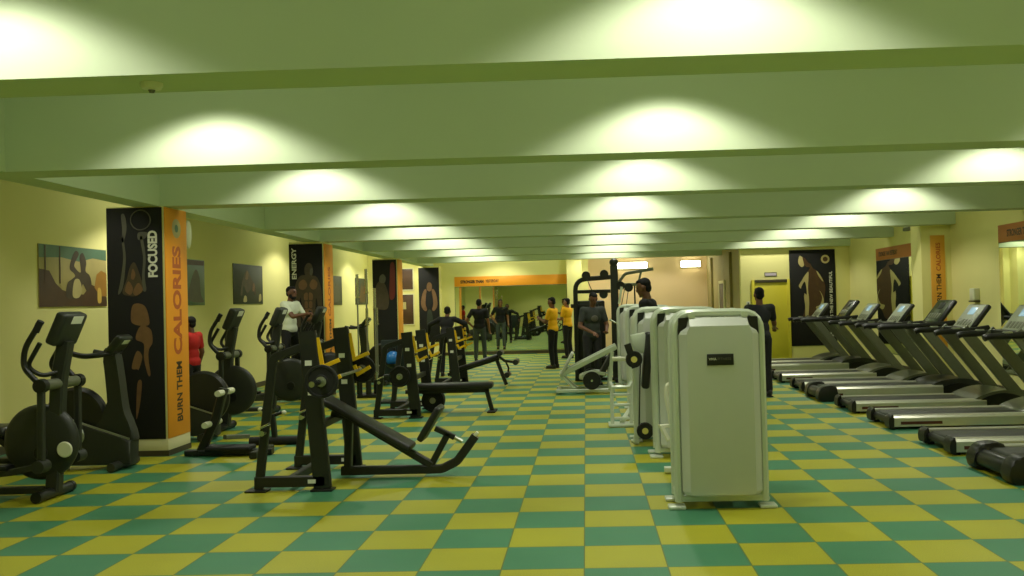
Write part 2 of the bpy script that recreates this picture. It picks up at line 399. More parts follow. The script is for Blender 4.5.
# far pillar
p = Print('fitness_poster', 'black poster of a fighter in a vest, on the far pillar beside the mirror', 'poster', (-5.12, 28.0, .45), (1,0,0), .63, 2.29, PBLK, 'pillar posters')
p.shape([[(.06,1.20),(.10,1.45),(.18,1.62),(.24,1.6),(.22,1.42),(.2,1.18),(.24,1.0),(.18,.96),(.1,1.05)], [(.57,1.20),(.54,1.45),(.46,1.62),(.40,1.6),(.42,1.42),(.44,1.18),(.40,1.0),(.46,.96),(.54,1.05)],
         [(.25,1.62),(.26,1.78),(.33,1.84),(.40,1.78),(.40,1.62),(.33,1.56)]], 'printed_figure', SKINP)
p.shape([[(.24,.5),(.26,.95),(.38,.95),(.42,.5)]], 'printed_figure', PNAVY)
# poster beside the yellow door
p = Print('fitness_poster', 'black poster of a woman in profile, beside the yellow door', 'poster', (5.03, 22.699, .35), (1,0,0), 1.12, 2.36, PBLK, 'pillar posters')
p.shape([[(.30,.60),(.36,.95),(.42,1.25),(.34,1.38),(.26,1.42),(.24,1.50),(.34,1.62),(.42,1.78),(.50,1.92),(.42,1.94),(.36,2.00),(.30,2.12),(.24,2.02),(.27,2.16),(.30,2.26),(.42,2.28),(.48,2.2),(.50,2.05),(.58,1.90),(.66,1.84),(.80,1.66),(.86,1.45),(.84,1.2),(.80,1.0),(.68,.80),(.6,.62)]], 'printed_figure', PBROWN)
p.shape([[(.24,2.00),(.22,2.08),(.25,2.20),(.31,2.24),(.34,2.1),(.36,1.98),(.30,1.94)], [(.22,1.48),(.30,1.62),(.38,1.74),(.46,1.82),(.46,1.66),(.44,1.4),(.46,1.1),(.44,.8),(.42,.66),(.36,.70),(.36,.98),(.34,1.2),(.36,1.36),(.28,1.40)],
         [(.62,.95),(.72,1.0),(.78,1.18),(.72,1.35),(.78,1.25),(.82,1.1),(.78,.95),(.68,.85)], [(.66,1.84),(.74,1.74),(.82,1.58),(.78,1.60),(.7,1.72)]], 'printed_figure', PALEP)
p.shape([[(.26,2.24),(.34,2.30),(.46,2.28),(.54,2.10),(.50,2.02),(.44,2.08),(.38,2.16),(.30,2.2)]], 'printed_figure', PBLK)
p.shape([[(.27,1.42),(.36,1.58),(.40,1.44),(.40,1.26),(.33,1.34)]], 'printed_figure', PBLK)
p.disc(.88, 2.12, .105, 'round_logo', PALEP); p.disc(.88, 2.12, .06, 'round_logo', PBROWN)
p.text('STRONG IS THE NEW BEAUTIFUL', 1.0, 1.02, 1.6, .075, INKW, PI/2, .02)
# framed pictures on the left wall, near to far
p = Print('wall_picture', 'colour picture of a drinking athlete on the left wall, nearest the camera', 'picture', (XL, 11.13, 1.70), (0,1,0), 1.60, .79, mat('printed_sand', (.66,.60,.36), .5, var=.2, scale=4), 'left wall pictures')
p.shape([[(0,.62),(0,.79),(1.6,.79),(1.6,.64),(1.25,.66),(.9,.60),(.5,.64)]], 'printed_sky', PTEAL, False)
p.shape([[(0,0),(0,.48),(.22,.46),(.36,.30),(.50,.22),(.7,.18),(1.0,.16),(1.2,.30),(1.35,.26),(1.6,.12),(1.6,0)]], 'printed_ground', PBROWN, False)
p.shape([[(1.28,.26),(1.34,.44),(1.46,.50),(1.6,.46),(1.6,.14),(1.42,.14)]], 'printed_rocks', mat('printed_ochre', (.62,.44,.16), .5, var=.2, scale=6), False)
p.shape([[(1.36,.06),(1.36,.22),(1.40,.26),(1.45,.22),(1.45,.06)]], 'printed_bottle', mat('printed_gold', (.80,.66,.30), .5))
p.shape([[(.60,.12),(.62,.30),(.72,.36),(.80,.40),(.78,.44),(.68,.50),(.72,.62),(.82,.74),(.90,.70),(.80,.58),(.80,.52),(.94,.46),(.92,.66),(1.0,.72),(1.08,.60),(1.06,.48),(1.16,.42),(1.2,.3),(1.1,.2),(.98,.3),(.9,.12)]], 'printed_figure', SKIND)
p.shape([[(.74,.14),(.78,.34),(.90,.36),(.96,.22),(.88,.12)]], 'printed_figure', PALEP)
for v in (.12, .44): p.shape([[(v,.3),(v,.78),(v+.025,.78),(v+.025,.3)]], 'printed_post', PBROWN, False)
p = Print('wall_picture', 'greenish picture half hidden behind the first pillar on the left wall', 'picture', (XL, 14.5, 1.70), (0,1,0), 1.57, .79, PTEAL, 'left wall pictures')
p.shape([[(.9,.1),(1.0,.4),(1.2,.62),(1.35,.5),(1.4,.2),(1.5,.05)]], 'printed_figure', PGREY)
p.shape([[(0,.68),(0,.78),(1.55,.78),(1.55,.70)]], 'printed_band', PBROWN, False)
p = Print('wall_picture', 'dark picture of a seated boxer on the left wall before the second pillar', 'picture', (XL, 17.4, 1.71), (0,1,0), 1.60, .79, PNAVY, 'left wall pictures')
p.shape([[(.35,.2),(.45,.45),(.6,.62),(.74,.68),(.86,.6),(1.0,.48),(1.15,.4),(1.2,.22),(1.1,.2),(1.02,.36),(.9,.3),(.7,.22),(.52,.36),(.45,.18)]], 'printed_figure', SKIND)
p.shape([[(.62,.5),(.7,.66),(.8,.62),(.76,.5)], [(1.0,.28),(1.06,.42),(1.14,.38),(1.1,.26)]], 'printed_figure', SKINP)
p.shape([[(.5,.05),(.56,.16),(.66,.15),(.68,.05)], [(1.36,.05),(1.38,.18),(1.48,.2),(1.5,.08)]], 'printed_gloves', PALEP)
p = Print('wall_picture', 'dark picture on the left wall just past the second pillar', 'picture', (XL, 23.5, 1.66), (0,1,0), 1.75, .79, PNAVY, 'left wall pictures')
p.shape([[(.6,.1),(.7,.4),(.9,.66),(1.1,.5),(1.3,.62),(1.5,.3),(1.4,.1)]], 'printed_figure', PGREY)
p = Print('wall_picture', 'dark picture in the far corner of the left wall behind the upright barbells', 'picture', (XL, 26.75, 1.66), (0,1,0), 1.55, .79, PNAVY, 'left wall pictures')
p.shape([[(.5,.1),(.6,.4),(.75,.64),(.9,.5),(1.1,.6),(1.2,.3),(1.1,.1)]], 'printed_figure', PBROWN)
p = Print('notice_board', 'upper of the two brown notice boards on the far wall', 'notice board', (-5.74, 28.4, 2.06), (1,0,0), .40, .70, PBROWN, 'far wall notice boards', frame=CREAM)
p.shape([[(.05,.05),(.05,.62),(.35,.62),(.35,.05)]], 'printed_sheet', PBROWN, False)
p = Print('notice_board', 'lower of the two brown notice boards on the far wall, with a pale card', 'notice board', (-5.74, 28.4, .98), (1,0,0), .40, .98, PBROWN, 'far wall notice boards', frame=CREAM)
p.shape([[(.04,.5),(.04,.72),(.14,.72),(.14,.5)]], 'pale_card', PALEP, False)
# mirrors and their orange headers
def mirror(label, o, ux, W, H):
    pr = Print('wall_mirror', label, 'mirror', o, ux, W, H, PGREY, 'wall mirrors', t=.008)
    bb = B().box((W/2, H/2, 0), (W-.02, H-.02, .003)); bb.xform(pr.mt @ M.Translation((0,0,.0098))); bb.obj('mirror_glass', MIRM, pr.root)
    return pr
mirror('large mirror on the far wall under the orange banner', (-4.07, 28.4, .11), (1,0,0), 3.50, 2.02)
p = Print('header_banner', 'long orange banner reading STRONGER THAN YESTERDAY above the far mirror', 'banner', (-4.07, 28.4, 2.14), (1,0,0), 3.50, .30, ORG, 'orange mirror headers')
p.text('STRONGER THAN', .55, .14, .72, .10, INKD, 0, .06); p.text('YESTERDAY', 1.18, .15, .42, .09, INKD, 0, .03)
mirror('right wall mirror between the far corner and the orange pillar', (XR, 20.6, .3), (0,-1,0), 2.9, 2.02)
p = Print('header_banner', 'orange banner above the right wall mirror past the orange pillar', 'banner', (XR, 20.6, 2.32), (0,-1,0), 2.9, .26, DIMORG, 'orange mirror headers')
p.text('STRONGER THAN YESTERDAY', .8, .13, 1.2, .10, INKD, 0, .03)
mirror('right wall mirror nearest the camera at the edge of the picture', (XR, 14.55, .3), (0,-1,0), 3.6, 2.04)
p = Print('header_banner', 'orange banner above the nearest right wall mirror', 'banner', (XR, 14.55, 2.34), (0,-1,0), 3.6, .27, DIMORG, 'orange mirror headers')
p.text('STRONGER THAN YESTERDAY', .95, .13, 1.3, .11, INKD, 0, .03)
p = Print('wall_banner', 'narrow orange vertical banner on the right wall pillar behind the treadmills', 'banner', (6.14, 16.45, .6), (1,0,0), .25, 2.0, PORG, 'orange pillar banners')
p.text('BURN THEM', .13, 1.0, .62, .085, INKD, PI/2, .02); p.text('CALORIES', .13, 1.62, .5, .08, INKR, PI/2, .02)
p = Print('door_sign', 'small lilac sign on the wall above the yellow door', 'sign', (4.42, 22.699, 2.08), (1,0,0), .30, .10, PGREY)
p.shape([[(.015,.018),(.015,.082),(.285,.082),(.285,.018)]], 'sign_face', SIGN, False)
# small wall and ceiling fittings
t = thing('light_switch', 'small grey switch on the wall left of the yellow door', 'switch', (4.0, 22.70, 1.38))
B().box((0,-.008,.05), (.09,.016,.09), None, .004).obj('switch_plate', WHT, t); B().box((0,-.02,.05), (.03,.012,.045), None, .003).obj('rocker', PGREY, t)
t = thing('wall_dispenser', 'cream box with a dark base on the right wall between pillar and mirror', 'dispenser', (6.5, 15.4, 1.42))
B().box((-.05,0,.12), (.10,.18,.20), None, .015).obj('dispenser_body', CRM, t); B().box((-.055,0,.005), (.11,.2,.025), None, .004).obj('dispenser_tray', DSKIRT, t)
t = thing('wall_light', 'white oval fitting on the back corner of the first pillar', 'light', (-4.68, 10.66, 2.42))
B().ell((-.002,.02,.09), (.03,.07,.17)).obj('oval_cover', CRM, t); B().box((-.03,-.03,.22), (.05,.08,.04), None, .005).obj('bracket', DSKIRT, t)
t = thing('smoke_detector', 'small pale round detector on the ceiling beam at upper left', 'detector', (-2.20, 4.62, ZB))
B().lathe([(.055,0),(.055,-.012),(.045,-.03),(.02,-.036)], (0,0,0), 'z').obj('detector_body', CRM, t); B().lathe([(.018,-.036),(.012,-.05)], (0,0,0), 'z').obj('sensor', GRAPH, t)
t = thing('tube_light', 'tube light fitting high on the right side above the treadmills', 'light', (6.3, 17.6, 2.80))
B().span((-.05,-.55,.0),(.05,.55,.06),.01).obj('light_body', GRAPH, t); B().span((-.045,-.53,.061),(.045,.53,.085),.01).obj('diffuser', CRM, t)
B().span((-.02,-.4,.085),(.02,-.36,.6)).obj('hanger', GRAPH, t); B().span((-.02,.36,.085),(.02,.4,.6)).obj('hanger', GRAPH, t)
for x, w, lb in ((1.48, 1.0, 'bright wide tube light on the peach wall above the black multi gym'), (3.32, .64, 'bright short tube light on the peach wall beside the passage')):
    t = thing('tube_light', lb, 'light', (x, 28.9, 2.56), 0, 'tube lights on the peach wall')
    B().span((-w/2,-.06,0),(w/2,0,.22),.01).obj('light_body', CRM, t); B().span((-w/2+.02,-.11,.02),(w/2-.02,-.06,.20),.02).obj('diffuser', TUBE, t)

# ------------------------------------------------------------------ treadmills (user faces +X)
def treadmill(kind, loc, label):
    t = thing('treadmill', label, 'treadmill', loc, 0, 'treadmills along the right wall')
    tall = kind == 'b'; zt = .215 if tall else .165; zb = .06 if tall else .035
    b = B(); r = .045; z0 = zt-.055
    prof = [(.07+r*(1-math.cos(a)) , z0-r*0+r*math.sin(a)) for a in [PI/2*k/5-PI/2*0 for k in range(6)]]
    prof = [(.06, z0-.03), (.065, z0), (.08, z0+.028), (.11, z0+.04), (1.8, z0+.04), (1.8, z0-.05), (.11, z0-.05)]
    b.prism(prof, -.27, .27, 'xz', .004); b.obj('running_belt', BELT, t)
    for s in (-1, 1):
        b = B(); y0, y1 = sorted((s*.27, s*.42))
        b.prism([(y0, zb), (y1, zb), (y1, zt-.03), (y1-.02 if s > 0 else y1, zt-.005), ((y0+y1)/2, zt), (y0+.02 if s < 0 else y0, zt-.005), (y0, zt-.03)], .1 if tall else .055, 1.78, 'yz')
        ra = b.obj('side_rail', RAIL, t)
        st = B(); st.span((.14, s*.4205-.001, zb+.025), (.62 if not tall else .3, s*.4205+.001, zb+.06)); st.obj('side_stripe', RSTR, ra)
        b = B()
        if tall: b.prism(smoothpoly([(-.06,.02),(-.07,.1),(-.03,.2),(.06,.235),(.2,.225),(.22,.1),(.16,.0),(.02,.0)],4), s*.345-.09, s*.345+.09, 'xz', .02)
        else: b.prism(smoothpoly([(.005,.035),(.0,.1),(.015,.155),(.04,.172),(.06,.168),(.06,.03),(.045,.02),(.02,.02)],4), s*.345-.085, s*.345+.085, 'xz', .012)
        b.obj('end_cap', PLB, t)
    b = B()
    if tall: b.prism(smoothpoly([(-.05,.06),(-.05,.14),(.0,.185),(.08,.17),(.1,.1),(.05,.04)],4), -.26, .26, 'xz', .01)
    else: b.cyl((.075,-.27,.09),(.075,.27,.09),.042)
    b.obj('rear_roller', PLB, t)
    for x in (.1, 1.75):
        for s in (-1, 1): B().cyl((x, s*.33, 0), (x, s*.33, zb+.02), .035, .03).obj('foot', RUB, t)
    b = B(); hz = .30 if tall else .27
    b.prism(smoothpoly([(1.62,zt-.02),(1.75,zt+.05),(1.98,hz),(2.22,hz-.02),(2.40,.16),(2.42,.06),(2.3,.03),(1.72,.03),(1.62,.06)],5), -.40, .40, 'xz', .03)
    hood = b.obj('motor_hood', GRAPH if not tall else PLA, t)
    for s in (-1, 1):
        b = B(); b.prism(smoothpoly([(1.68,.12),(1.82,.20),(2.02,.235),(2.22,.19),(2.32,.11),(2.2,.07),(1.8,.06)],5), s*.405-.006, s*.405+.006, 'xz', .003); b.obj('hood_side', PLB, hood)
        b = B(); b.bar([(2.28, s*.36, .12), (1.52, s*.36, 1.10)], .05, .15, up=(1,0,.3)); b.obj('upright', GRAPH, t)
        hx = .86 if tall else 1.14
        b = B(); b.tube([(2.0 if tall else 1.86, s*.36, 1.13 if tall else 1.10), (1.62, s*.38, 1.10 if tall else 1.07), (hx+.05, s*.38, 1.09 if tall else 1.06), (hx, s*.38, 1.07 if tall else 1.04)], .041, .08); b.obj('handrail', PLB, t)
        b = B(); b.box((1.42, s*.38, 1.10 if not tall else 1.12), (.11,.05,.035), None, .012); b.obj('grip_sensor', STEEL, t)
    cz = 1.28 if tall else 1.22; cx = 1.92 if tall else 1.78
    rot = Euler((0, math.radians(-52), 0)).to_matrix()
    # console: slab whose face looks back at the runner
    def P(v): return V((cx,0,cz)) + rot @ V(v)
    b = B(); b.box((cx,0,cz), (.46,.62,.07), rot, .03, 3); con = b.obj('console', PLB, t)
    b = B(); b.box(P((0,0,.037)), (.41,.56,.008), rot, .003); b.obj('console_face', KEYP if not tall else DSCR, con)
    b = B(); b.box(P((.10,0,.043)), (.12,.20,.006), rot, .002); b.obj('screen', SCREEN if not tall else PLB, con)
    b = B()
    for yy in (-.18,-.09,0,.09,.18): b.box(P((-.09,yy,.0425)), (.10,.065,.005), rot, .002)
    b.obj('keypad', GRAPH, con)
    b = B(); b.bar([(1.60,-.36,1.08),(1.60,.36,1.08)], .12, .07); b.box((1.66,0,1.08), (.16,.5,.07), None, .02); b.obj('console_bracket', PLB, t)
    return t
TY = [(8.05,'b'), (9.46,'a'), (11.25,'a'), (12.75,'a'), (14.22,'b'), (15.6,'a'), (17.35,'a'), (19.1,'b'), (20.8,'a')]
TL = ['treadmill with black curved tail at the right picture edge, nearest of the row', 'silver treadmill second from the camera, cut by the right picture edge',
      'silver treadmill with a red side stripe, third from the camera', 'silver treadmill with a lit screen, fourth from the camera',
      'black-tailed treadmill with a dark console, fifth from the camera', 'silver treadmill sixth from the camera, just behind the second black-tailed one',
      'silver treadmill seventh from the camera, before the far black-tailed one', 'black-tailed treadmill beside the man by the yellow door',
      'silver treadmill at the far end of the row, before the woman poster']
protos = {}
for (y, k), lb in zip(TY, TL):
    if k in protos: dup(protos[k], (3.5, y, 0), lb)
    else: protos[k] = treadmill(k, (3.5, y, 0), lb)

# ------------------------------------------------------------------ weight stack towers (shroud faces the camera)
def tower(loc, label, plate=False):
    t = thing('weight_stack_machine', label, 'gym machine', loc, 0, 'silver weight stack machines')
    b = B()
    b.bar([(-.325,.11,.05),(-.325,.11,1.485),(.325,.11,1.485),(.325,.11,.05)], .06, .07, .15, up=(0,1,0), c=.3)
    b.bar([(-.325,.40,.05),(-.325,.40,1.485),(.325,.40,1.485),(.325,.40,.05)], .06, .07, .15, up=(0,1,0), c=.3)
    for s in (-1,1): b.bar([(s*.325,.08,.09),(s*.325,.37,.09)], .05, .05); b.bar([(s*.2,.05,1.47),(s*.2,.40,1.47)], .05, .04)
    b.obj('tower_frame', SILT, t)
    b = B()
    for yy in (.11,.40):
        b.box((0,yy,.075), (.62,.05,.05), None, .01)
        for s in (-1,1): b.box((s*.345,yy,.0125), (.13,.13,.025), None, .008)
    b.obj('base_frame', SILT, t)
    # shroud: flat centre, bent flanks, top sloping back, rounded foot
    b = B()
    rr = []
    rows = [(.24,.20,.105,.012),(.285,.235,.115,.004),(.30,.245,.14,.0),(.30,.245,1.325,.0),(.285,.24,1.35,.0),(.245,.228,1.375,.0),(.235,.222,1.388,.0),(.228,.218,1.452,.06)]
    for xo, xi, z, y in rows: rr.append([b.bm.verts.new(v) for v in ((-xo,y+.055,z),(-xi,y,z),(xi,y,z),(xo,y+.055,z),(xo,y+.075,z),(-xo,y+.075,z))])
    for a, c in zip(rr, rr[1:]):
        for j in range(6): b.bm.faces.new((a[j], a[(j+1) % 6], c[(j+1) % 6], c[j]))
    b.bm.faces.new(rr[0][::-1]); b.bm.faces.new(rr[-1]); b.obj('shroud', SIL, t, sharp=12)
    for s in (-1,1):
        pl = [(s*.222,1.455),(s*.30,1.452),(s*.305,1.32),(s*.285,1.345),(s*.24,1.38)]
        b = B(); b.prism(pl if s > 0 else pl[::-1], .062, .10); b.obj('corner_cap', PLB, t)
    b = B(); b.box((0,.245,.55), (.40,.16,.86)); b.cyl((-.12,.245,.1),(-.12,.245,1.44),.012); b.cyl((.12,.245,.1),(.12,.245,1.44),.012)
    for k in range(15): b.box((0,.245,.14+k*.058), (.42,.18,.05), None, .004)
    b.obj('weight_stack', BLK, t)
    b = B(); b.box((0,.43,.78), (.56,.012,1.3), None, .004); b.obj('rear_cover', SIL, t)
    if plate:
        n = B().box((.0,-.006,1.135), (.20,.012,.085), None, .004).obj('name_plate', PLB, t)
        for bdy, x, w, m in (('VIVA', -.058, .058, INKW), ('FITNESS', .03, .10, PGREY)):
            tx = fit_text(bdy, w, .018, .01); tx.xform(M.Translation((x,-.0135,1.14)) @ M.Rotation(PI/2, 4, 'X')); tx.obj('lettering', m, n)
    return t
t1 = tower((1.0, 6.93, 0), 'silver weight stack machine nearest the camera, with a black name plate on its shroud', True)
t2 = tower((1.02, 9.2, 0), 'silver weight stack machine second from the camera, just behind the one with the name plate')
t3 = tower((.88, 10.25, 0), 'silver weight stack machine third from the camera, with black pulleys on its left')
t4 = tower((.94, 13.4, 0), 'silver weight stack machine fourth from the camera, with the low foot stand')
t5 = tower((.93, 17.0, 0), 'silver weight stack machine last of the row, beside the black multi gym')
# nearest machine: seat, arm and lever behind the tower
b = B(); b.bar([(-.05,.44,.06),(-.05,1.55,.06)], .08, .06); b.bar([(-.32,1.5,.04),(.3,1.5,.04)], .07, .05); b.bar([(-.05,1.05,.06),(-.05,1.25,.95)], .07, .06); b.bar([(-.33,.62,.04),(-.05,.62,.04)], .06, .05); b.bar([(-.30,.62,.04),(-.30,.62,.34)], .05, .05)
b.obj('seat_frame', SILT, t1)
B().box((-.05,.95,.5), (.36,.40,.07), None, .03, 3).obj('seat_pad', VIN, t1)
B().box((-.05,1.27,.95), (.32,.08,.6), (math.radians(-10),0,0), .03, 3).obj('back_pad', VIN, t1)
B().tube([(-.30,.70,.90),(-.345,.70,.885),(-.355,.70,.80),(-.315,.70,.55)], .019, .05).obj('press_arm', CRM, t1)
B().bar([(-.30,.70,.55),(-.40,.70,.545),(-.345,.66,.43)], .035, .03).obj('foot_lever', CRM, t1)
# third machine: pulley column on the near left
b = B(); b.bar([(-.36,-.12,.03),(-.36,-.12,1.12)], .05, .06); b.box((-.30,-.15,1.12), (.17,.05,.22), (0,math.radians(-12),0), .02); b.bar([(-.36,-.12,.03),(-.36,.06,.03)], .06, .05); b.obj('pulley_column', SILT, t3)
for z in (.95, .17):
    x = -.37 if z > .5 else -.27
    w = B(); w.lathe([(.02,-.02),(.085,-.022),(.092,-.012),(.082,0),(.092,.012),(.085,.022),(.02,.02)], (x,-.24,z)); pu = w.obj('pulley', PLB, t3)
    B().lathe([(.034,-.03),(.034,.03)], (x,-.24,z)).obj('hub', PULY, pu)
    B().cyl((x,-.24,z),(x,-.12,z),.018).obj('pulley_axle', STEEL, t3)
B().tube([(-.30,-.24,.95),(-.335,-.24,.20)], .007).obj('cable', PLB, t3)
B().bar([(-.44,-.25,1.12),(-.36,-.25,.86)], .03, .075, up=(1,0,0)).obj('lever', PLB, t3)
B().box((-.22,-.12,.93), (.085,.22,.62), (0,math.radians(6),0), .03, 3).obj('back_pad', VIN, t3)
# fourth machine: foot stand in front left
b = B()
for dx in (-.12,.12): b.bar([(-.52+dx,-1.75,.0),(-.52+dx,-1.75,.54)], .045, .05)
for z in (.10,.27,.40): b.box((-.52,-1.75,z), (.24,.05,.035), None, .008)
b.bar([(-.66,-1.75,.56),(-.63,-1.79,.50),(-.42,-1.79,.50),(-.38,-1.75,.56)], .04, .03); b.box((-.52,-1.70,.02), (.34,.34,.03), None, .008)
b.bar([(-.52,-1.75,.05),(-.3,-.0,.05)], .06, .05); b.obj('foot_stand', SILT, t4)
B().tube([(-.62,-1.55,.84),(-.44,-1.55,.84),(-.36,-1.5,.80)], .03, .05).obj('handle', CRM, t4)
b = B(); b.bar([(-.38,-1.5,.05),(-.38,-1.5,.95)], .06, .06); b.obj('handle_post', SILT, t4)

# ------------------------------------------------------------------ silver leg press
t = thing('leg_press', 'silver sled leg press on the floor left of the weight stack machines', 'gym machine', (-.05, 16., 0))
b = B()
for s in (-.28,.28): b.bar([(-.5,s,.06),(.5,s,.06)], .06, .06); 
for x in (-.45,.1,.48): b.bar([(x,-.3,.06),(x,.3,.06)], .06, .06)
b.bar([(.42,.28,.06),(.48,.28,.72)], .06,.06); b.bar([(.42,-.28,.06),(.48,-.28,.72)], .06,.06); b.obj('base_frame', SILT, t)
for s in (-.24,.24):
    B().bar([(-.42,s,.33),(.56,s,.80)], .075, .085).obj('sled_rail', SILT, t)
    B().bar([(-.42,s,.33),(-.14,s,.06)], .05, .04).obj('rail_strut', SILT, t)
B().box((-.30,0,.52), (.05,.62,.42), (0,math.radians(28),0), .015).obj('foot_plate', SIL, t)
b = B(); b.bar([(-.05,-.2,.30),(.18,-.2,.36),(.36,-.2,.33)], .05, .06, .1); b.bar([(-.05,.2,.30),(.18,.2,.36),(.36,.2,.33)], .05, .06, .1); b.obj('seat_frame', SILT, t)
B().box((.08,0,.26), (.36,.42,.08), (0,math.radians(8),0), .03, 3).obj('seat_pad', CRM, t)
B().box((.38,0,.48), (.09,.42,.5), (0,math.radians(30),0), .03, 3).obj('back_pad', VIN, t)
for s in (-1,1): B().lathe([(.02,-.03),(.15,-.03),(.155,0),(.15,.03),(.02,.03)], (.12,s*.40,.24)).obj('load_wheel', PLB, t)
for s in (-1,1): B().cyl((.12,s*.25,.24),(.12,s*.44,.24),.02).obj('load_horn', CHR, t)

# ------------------------------------------------------------------ black multi gym
t = thing('multi_gym', 'black cable multi gym with curved top frame behind the silver machines', 'gym machine', (0, 18.25, 0))
b = B(); b.bar([(-.20,0,.05),(-.20,0,2.02),(.52,0,2.06)], .09, .09, .22, up=(0,1,0)); b.bar([(-.20,0,1.78),(.5,0,1.78)], .06, .07); b.bar([(-.3,0,1.5),(.1,0,1.5)], .06,.08); b.obj('left_frame', BLK, t)
B().bar([(.58,0,.03),(.58,0,2.28)], .15, .12).obj('centre_column', PLA, t)
b = B(); b.cyl((.58,0,2.28),(.58,0,2.33),.07); b.ell((.58,0,2.35),(.09,.09,.08)); b.obj('column_cap', PLA, t)
B().box((.10,.08,.84), (.56,.10,1.52), None, .04, 3).obj('stack_shroud', PLB, t)
b = B()
for k in range(14): b.box((.12,.22,.12+k*.06), (.40,.16,.05), None, .004)
b.obj('weight_stack', BLK, t)
b = B(); b.bar([(-.25,.1,.03),(1.35,.1,.03)], .1, .06); b.bar([(.58,-.55,.03),(.58,.7,.03)], .1, .06); b.bar([(1.2,-.5,.03),(1.2,.6,.03)], .08, .06); b.obj('base_frame', BLK, t)
for x, z in ((.02,2.10),(.38,2.12),(.70,1.88),(.86,1.84),(.36,1.72)):
    B().lathe([(.02,-.02),(.085,-.022),(.078,0),(.085,.022),(.02,.02)], (x,-.06,z)).obj('pulley', PLB, t)
b = B(); b.bar([(.60,0,1.86),(.80,0,2.12),(1.36,0,2.20)], .05, .06, .06); b.obj('top_arm', GRAPH, t)
b = B(); b.bar([(.62,0,1.90),(1.28,0,1.90)], .05, .06); b.bar([(1.12,0,2.16),(1.05,0,1.90)], .04, .05); b.obj('cross_arm', GRAPH, t)
for x in (.98,1.14): B().cyl((x,0,.06),(x,0,1.9),.016).obj('guide_rod', BLK, t)
b = B()
for k in range(16): b.box((1.06,0,.12+k*.06), (.30,.2,.05), None, .004)
b.obj('weight_stack', BLK, t)
B().box((.93,0,1.45), (.30,.16,.10), None, .02).obj('head_plate', PLB, t)
for p0, p1 in (((.78,-.06,1.82),(.62,-.2,1.1)), ((.02,-.06,2.08),(.30,-.3,1.35)), ((.86,-.06,1.84),(.72,-.1,1.0))): B().tube([p0, p1], .008).obj('cable', BLK, t)
B().tube([(.46,-.25,1.22),(.60,-.3,1.14),(.74,-.25,1.22)], .02, .04).obj('pull_handle', CHR, t)
B().bar([(.72,-.08,1.86),(.66,-.08,1.52)], .05, .03).obj('white_strap', CRM, t)
B().box((.42,-.42,.48), (.36,.36,.08), None, .03, 3).obj('seat_pad', VIN, t)
B().bar([(.42,-.42,.03),(.42,-.42,.46)], .07, .07).obj('seat_post', BLK, t)

# ------------------------------------------------------------------ press benches with A-shaped racks
def rack(t, x, y, h=1.40, horn=False):
    """one rack side; x is the upright's foot"""
    k = h/1.40; ux = lambda z: x-.11*z/h
    b = B(); b.bar([(x,y,.02),(x-.11,y,h)], .055, .155, up=(1,0,0)); b.obj('upright', BLK, t)
    b = B(); b.bar([(x-.57,y,.02),(x-.42,y,1.17*k),(x-.13,y,1.27*k)], .05, .075, .05, up=(1,0,0)); b.obj('rear_leg', BLK, t)
    b = B(); b.bar([(x-.60,y,.085),(x+.02,y,.085)], .055, .095); b.obj('base_beam', BLK, t)
    b = B()
    for xx in (x-.58, x+.0): b.box((xx,y,.009), (.19,.14,.018), None, .004)
    b.obj('floor_plate', BLK, t)
    b = B(); b.box((x-.09,y-.029,.085), (.07,.002,.035)); b.obj('white_label', WHT, t)
    b = B(); b.bar([(x-.022,y,1.34*k),(x+.02,y,1.08*k),(x+.17,y,1.14*k)], .036, .022, up=(0,1,0)); b.obj('bar_catch', YEL, t)
    b = B(); b.bar([(x+.02,y,1.02*k),(x+.055,y,.93*k),(x+.18,y,1.0*k)], .036, .022, up=(0,1,0)); b.obj('bar_catch', YEL, t)
    for z in (.86, 1.12): B().box((ux(z*k)-.01,y-.029,z*k), (.06,.002,.045)).obj('white_label', WHT, t)
    if horn:
        b = B(); b.bar([(x-.50,y,.60),(x-.05,y,.60)], .05, .06); b.obj('side_beam', BLK, t)
        b = B(); b.cyl((x-.20,y-.02,.60),(x-.20,y-.16,.60),.024); b.obj('storage_horn', CHR, t)
    b = B(); b.cyl((x-.50,y-.02,.52),(x-.50,y-.10,.52),.024); b.cyl((x-.53,y-.03,.56),(x-.44,y-.08,.60),.012); b.obj('storage_horn', CHR, t)
def bench_base(loc, label, w=1.10, h=1.40):
    t = thing('press_bench', label, 'weight bench', loc, 0, 'press benches with racks')
    rack(t, 0, 0, h, abs(h-1.22) < .01); rack(t, 0, w, h)
    b = B(); b.bar([(-.30,.03,.085),(-.30,w-.03,.085)], .06, .08); b.bar([(-.06,.03,.55),(-.06,w-.03,.55)], .06, .07); b.obj('cross_beam', BLK, t)
    return t
# nearest: decline bench with an upturned rail
t = bench_base((-2.345, 7.98, 0), 'black decline press bench nearest the camera, with a sloping pad and upturned end rail')
B().bar([(.02,.55,.07),(.965,.55,.07),(1.11,.55,.14),(1.285,.55,.37)], .07, .08, .03).obj('base_rail', BLK, t)
B().box((1.29,.55,.385), (.05,.06,.03), (0,math.radians(-50),0), .008).obj('rail_end', CRM, t)
B().bar([(-.06,.55,.62),(.10,.55,.58),(.78,.55,.16),(.87,.55,.11)], .07, .07).obj('pad_beam', BLK, t)
B().bar([(.08,.55,.08),(.10,.55,.56)], .07, .08).obj('pad_post', BLK, t)
B().box((.26,.55,.52), (1.0,.30,.065), (0,math.radians(30),0), .025, 3).obj('bench_pad', VIN, t)
B().bar([(.86,.55,.10),(1.03,.55,.40)], .06, .06).obj('seat_post', BLK, t)
B().bar([(.91,.55,.45),(1.09,.55,.36)], .06, .05).obj('seat_adjuster', BLK, t)
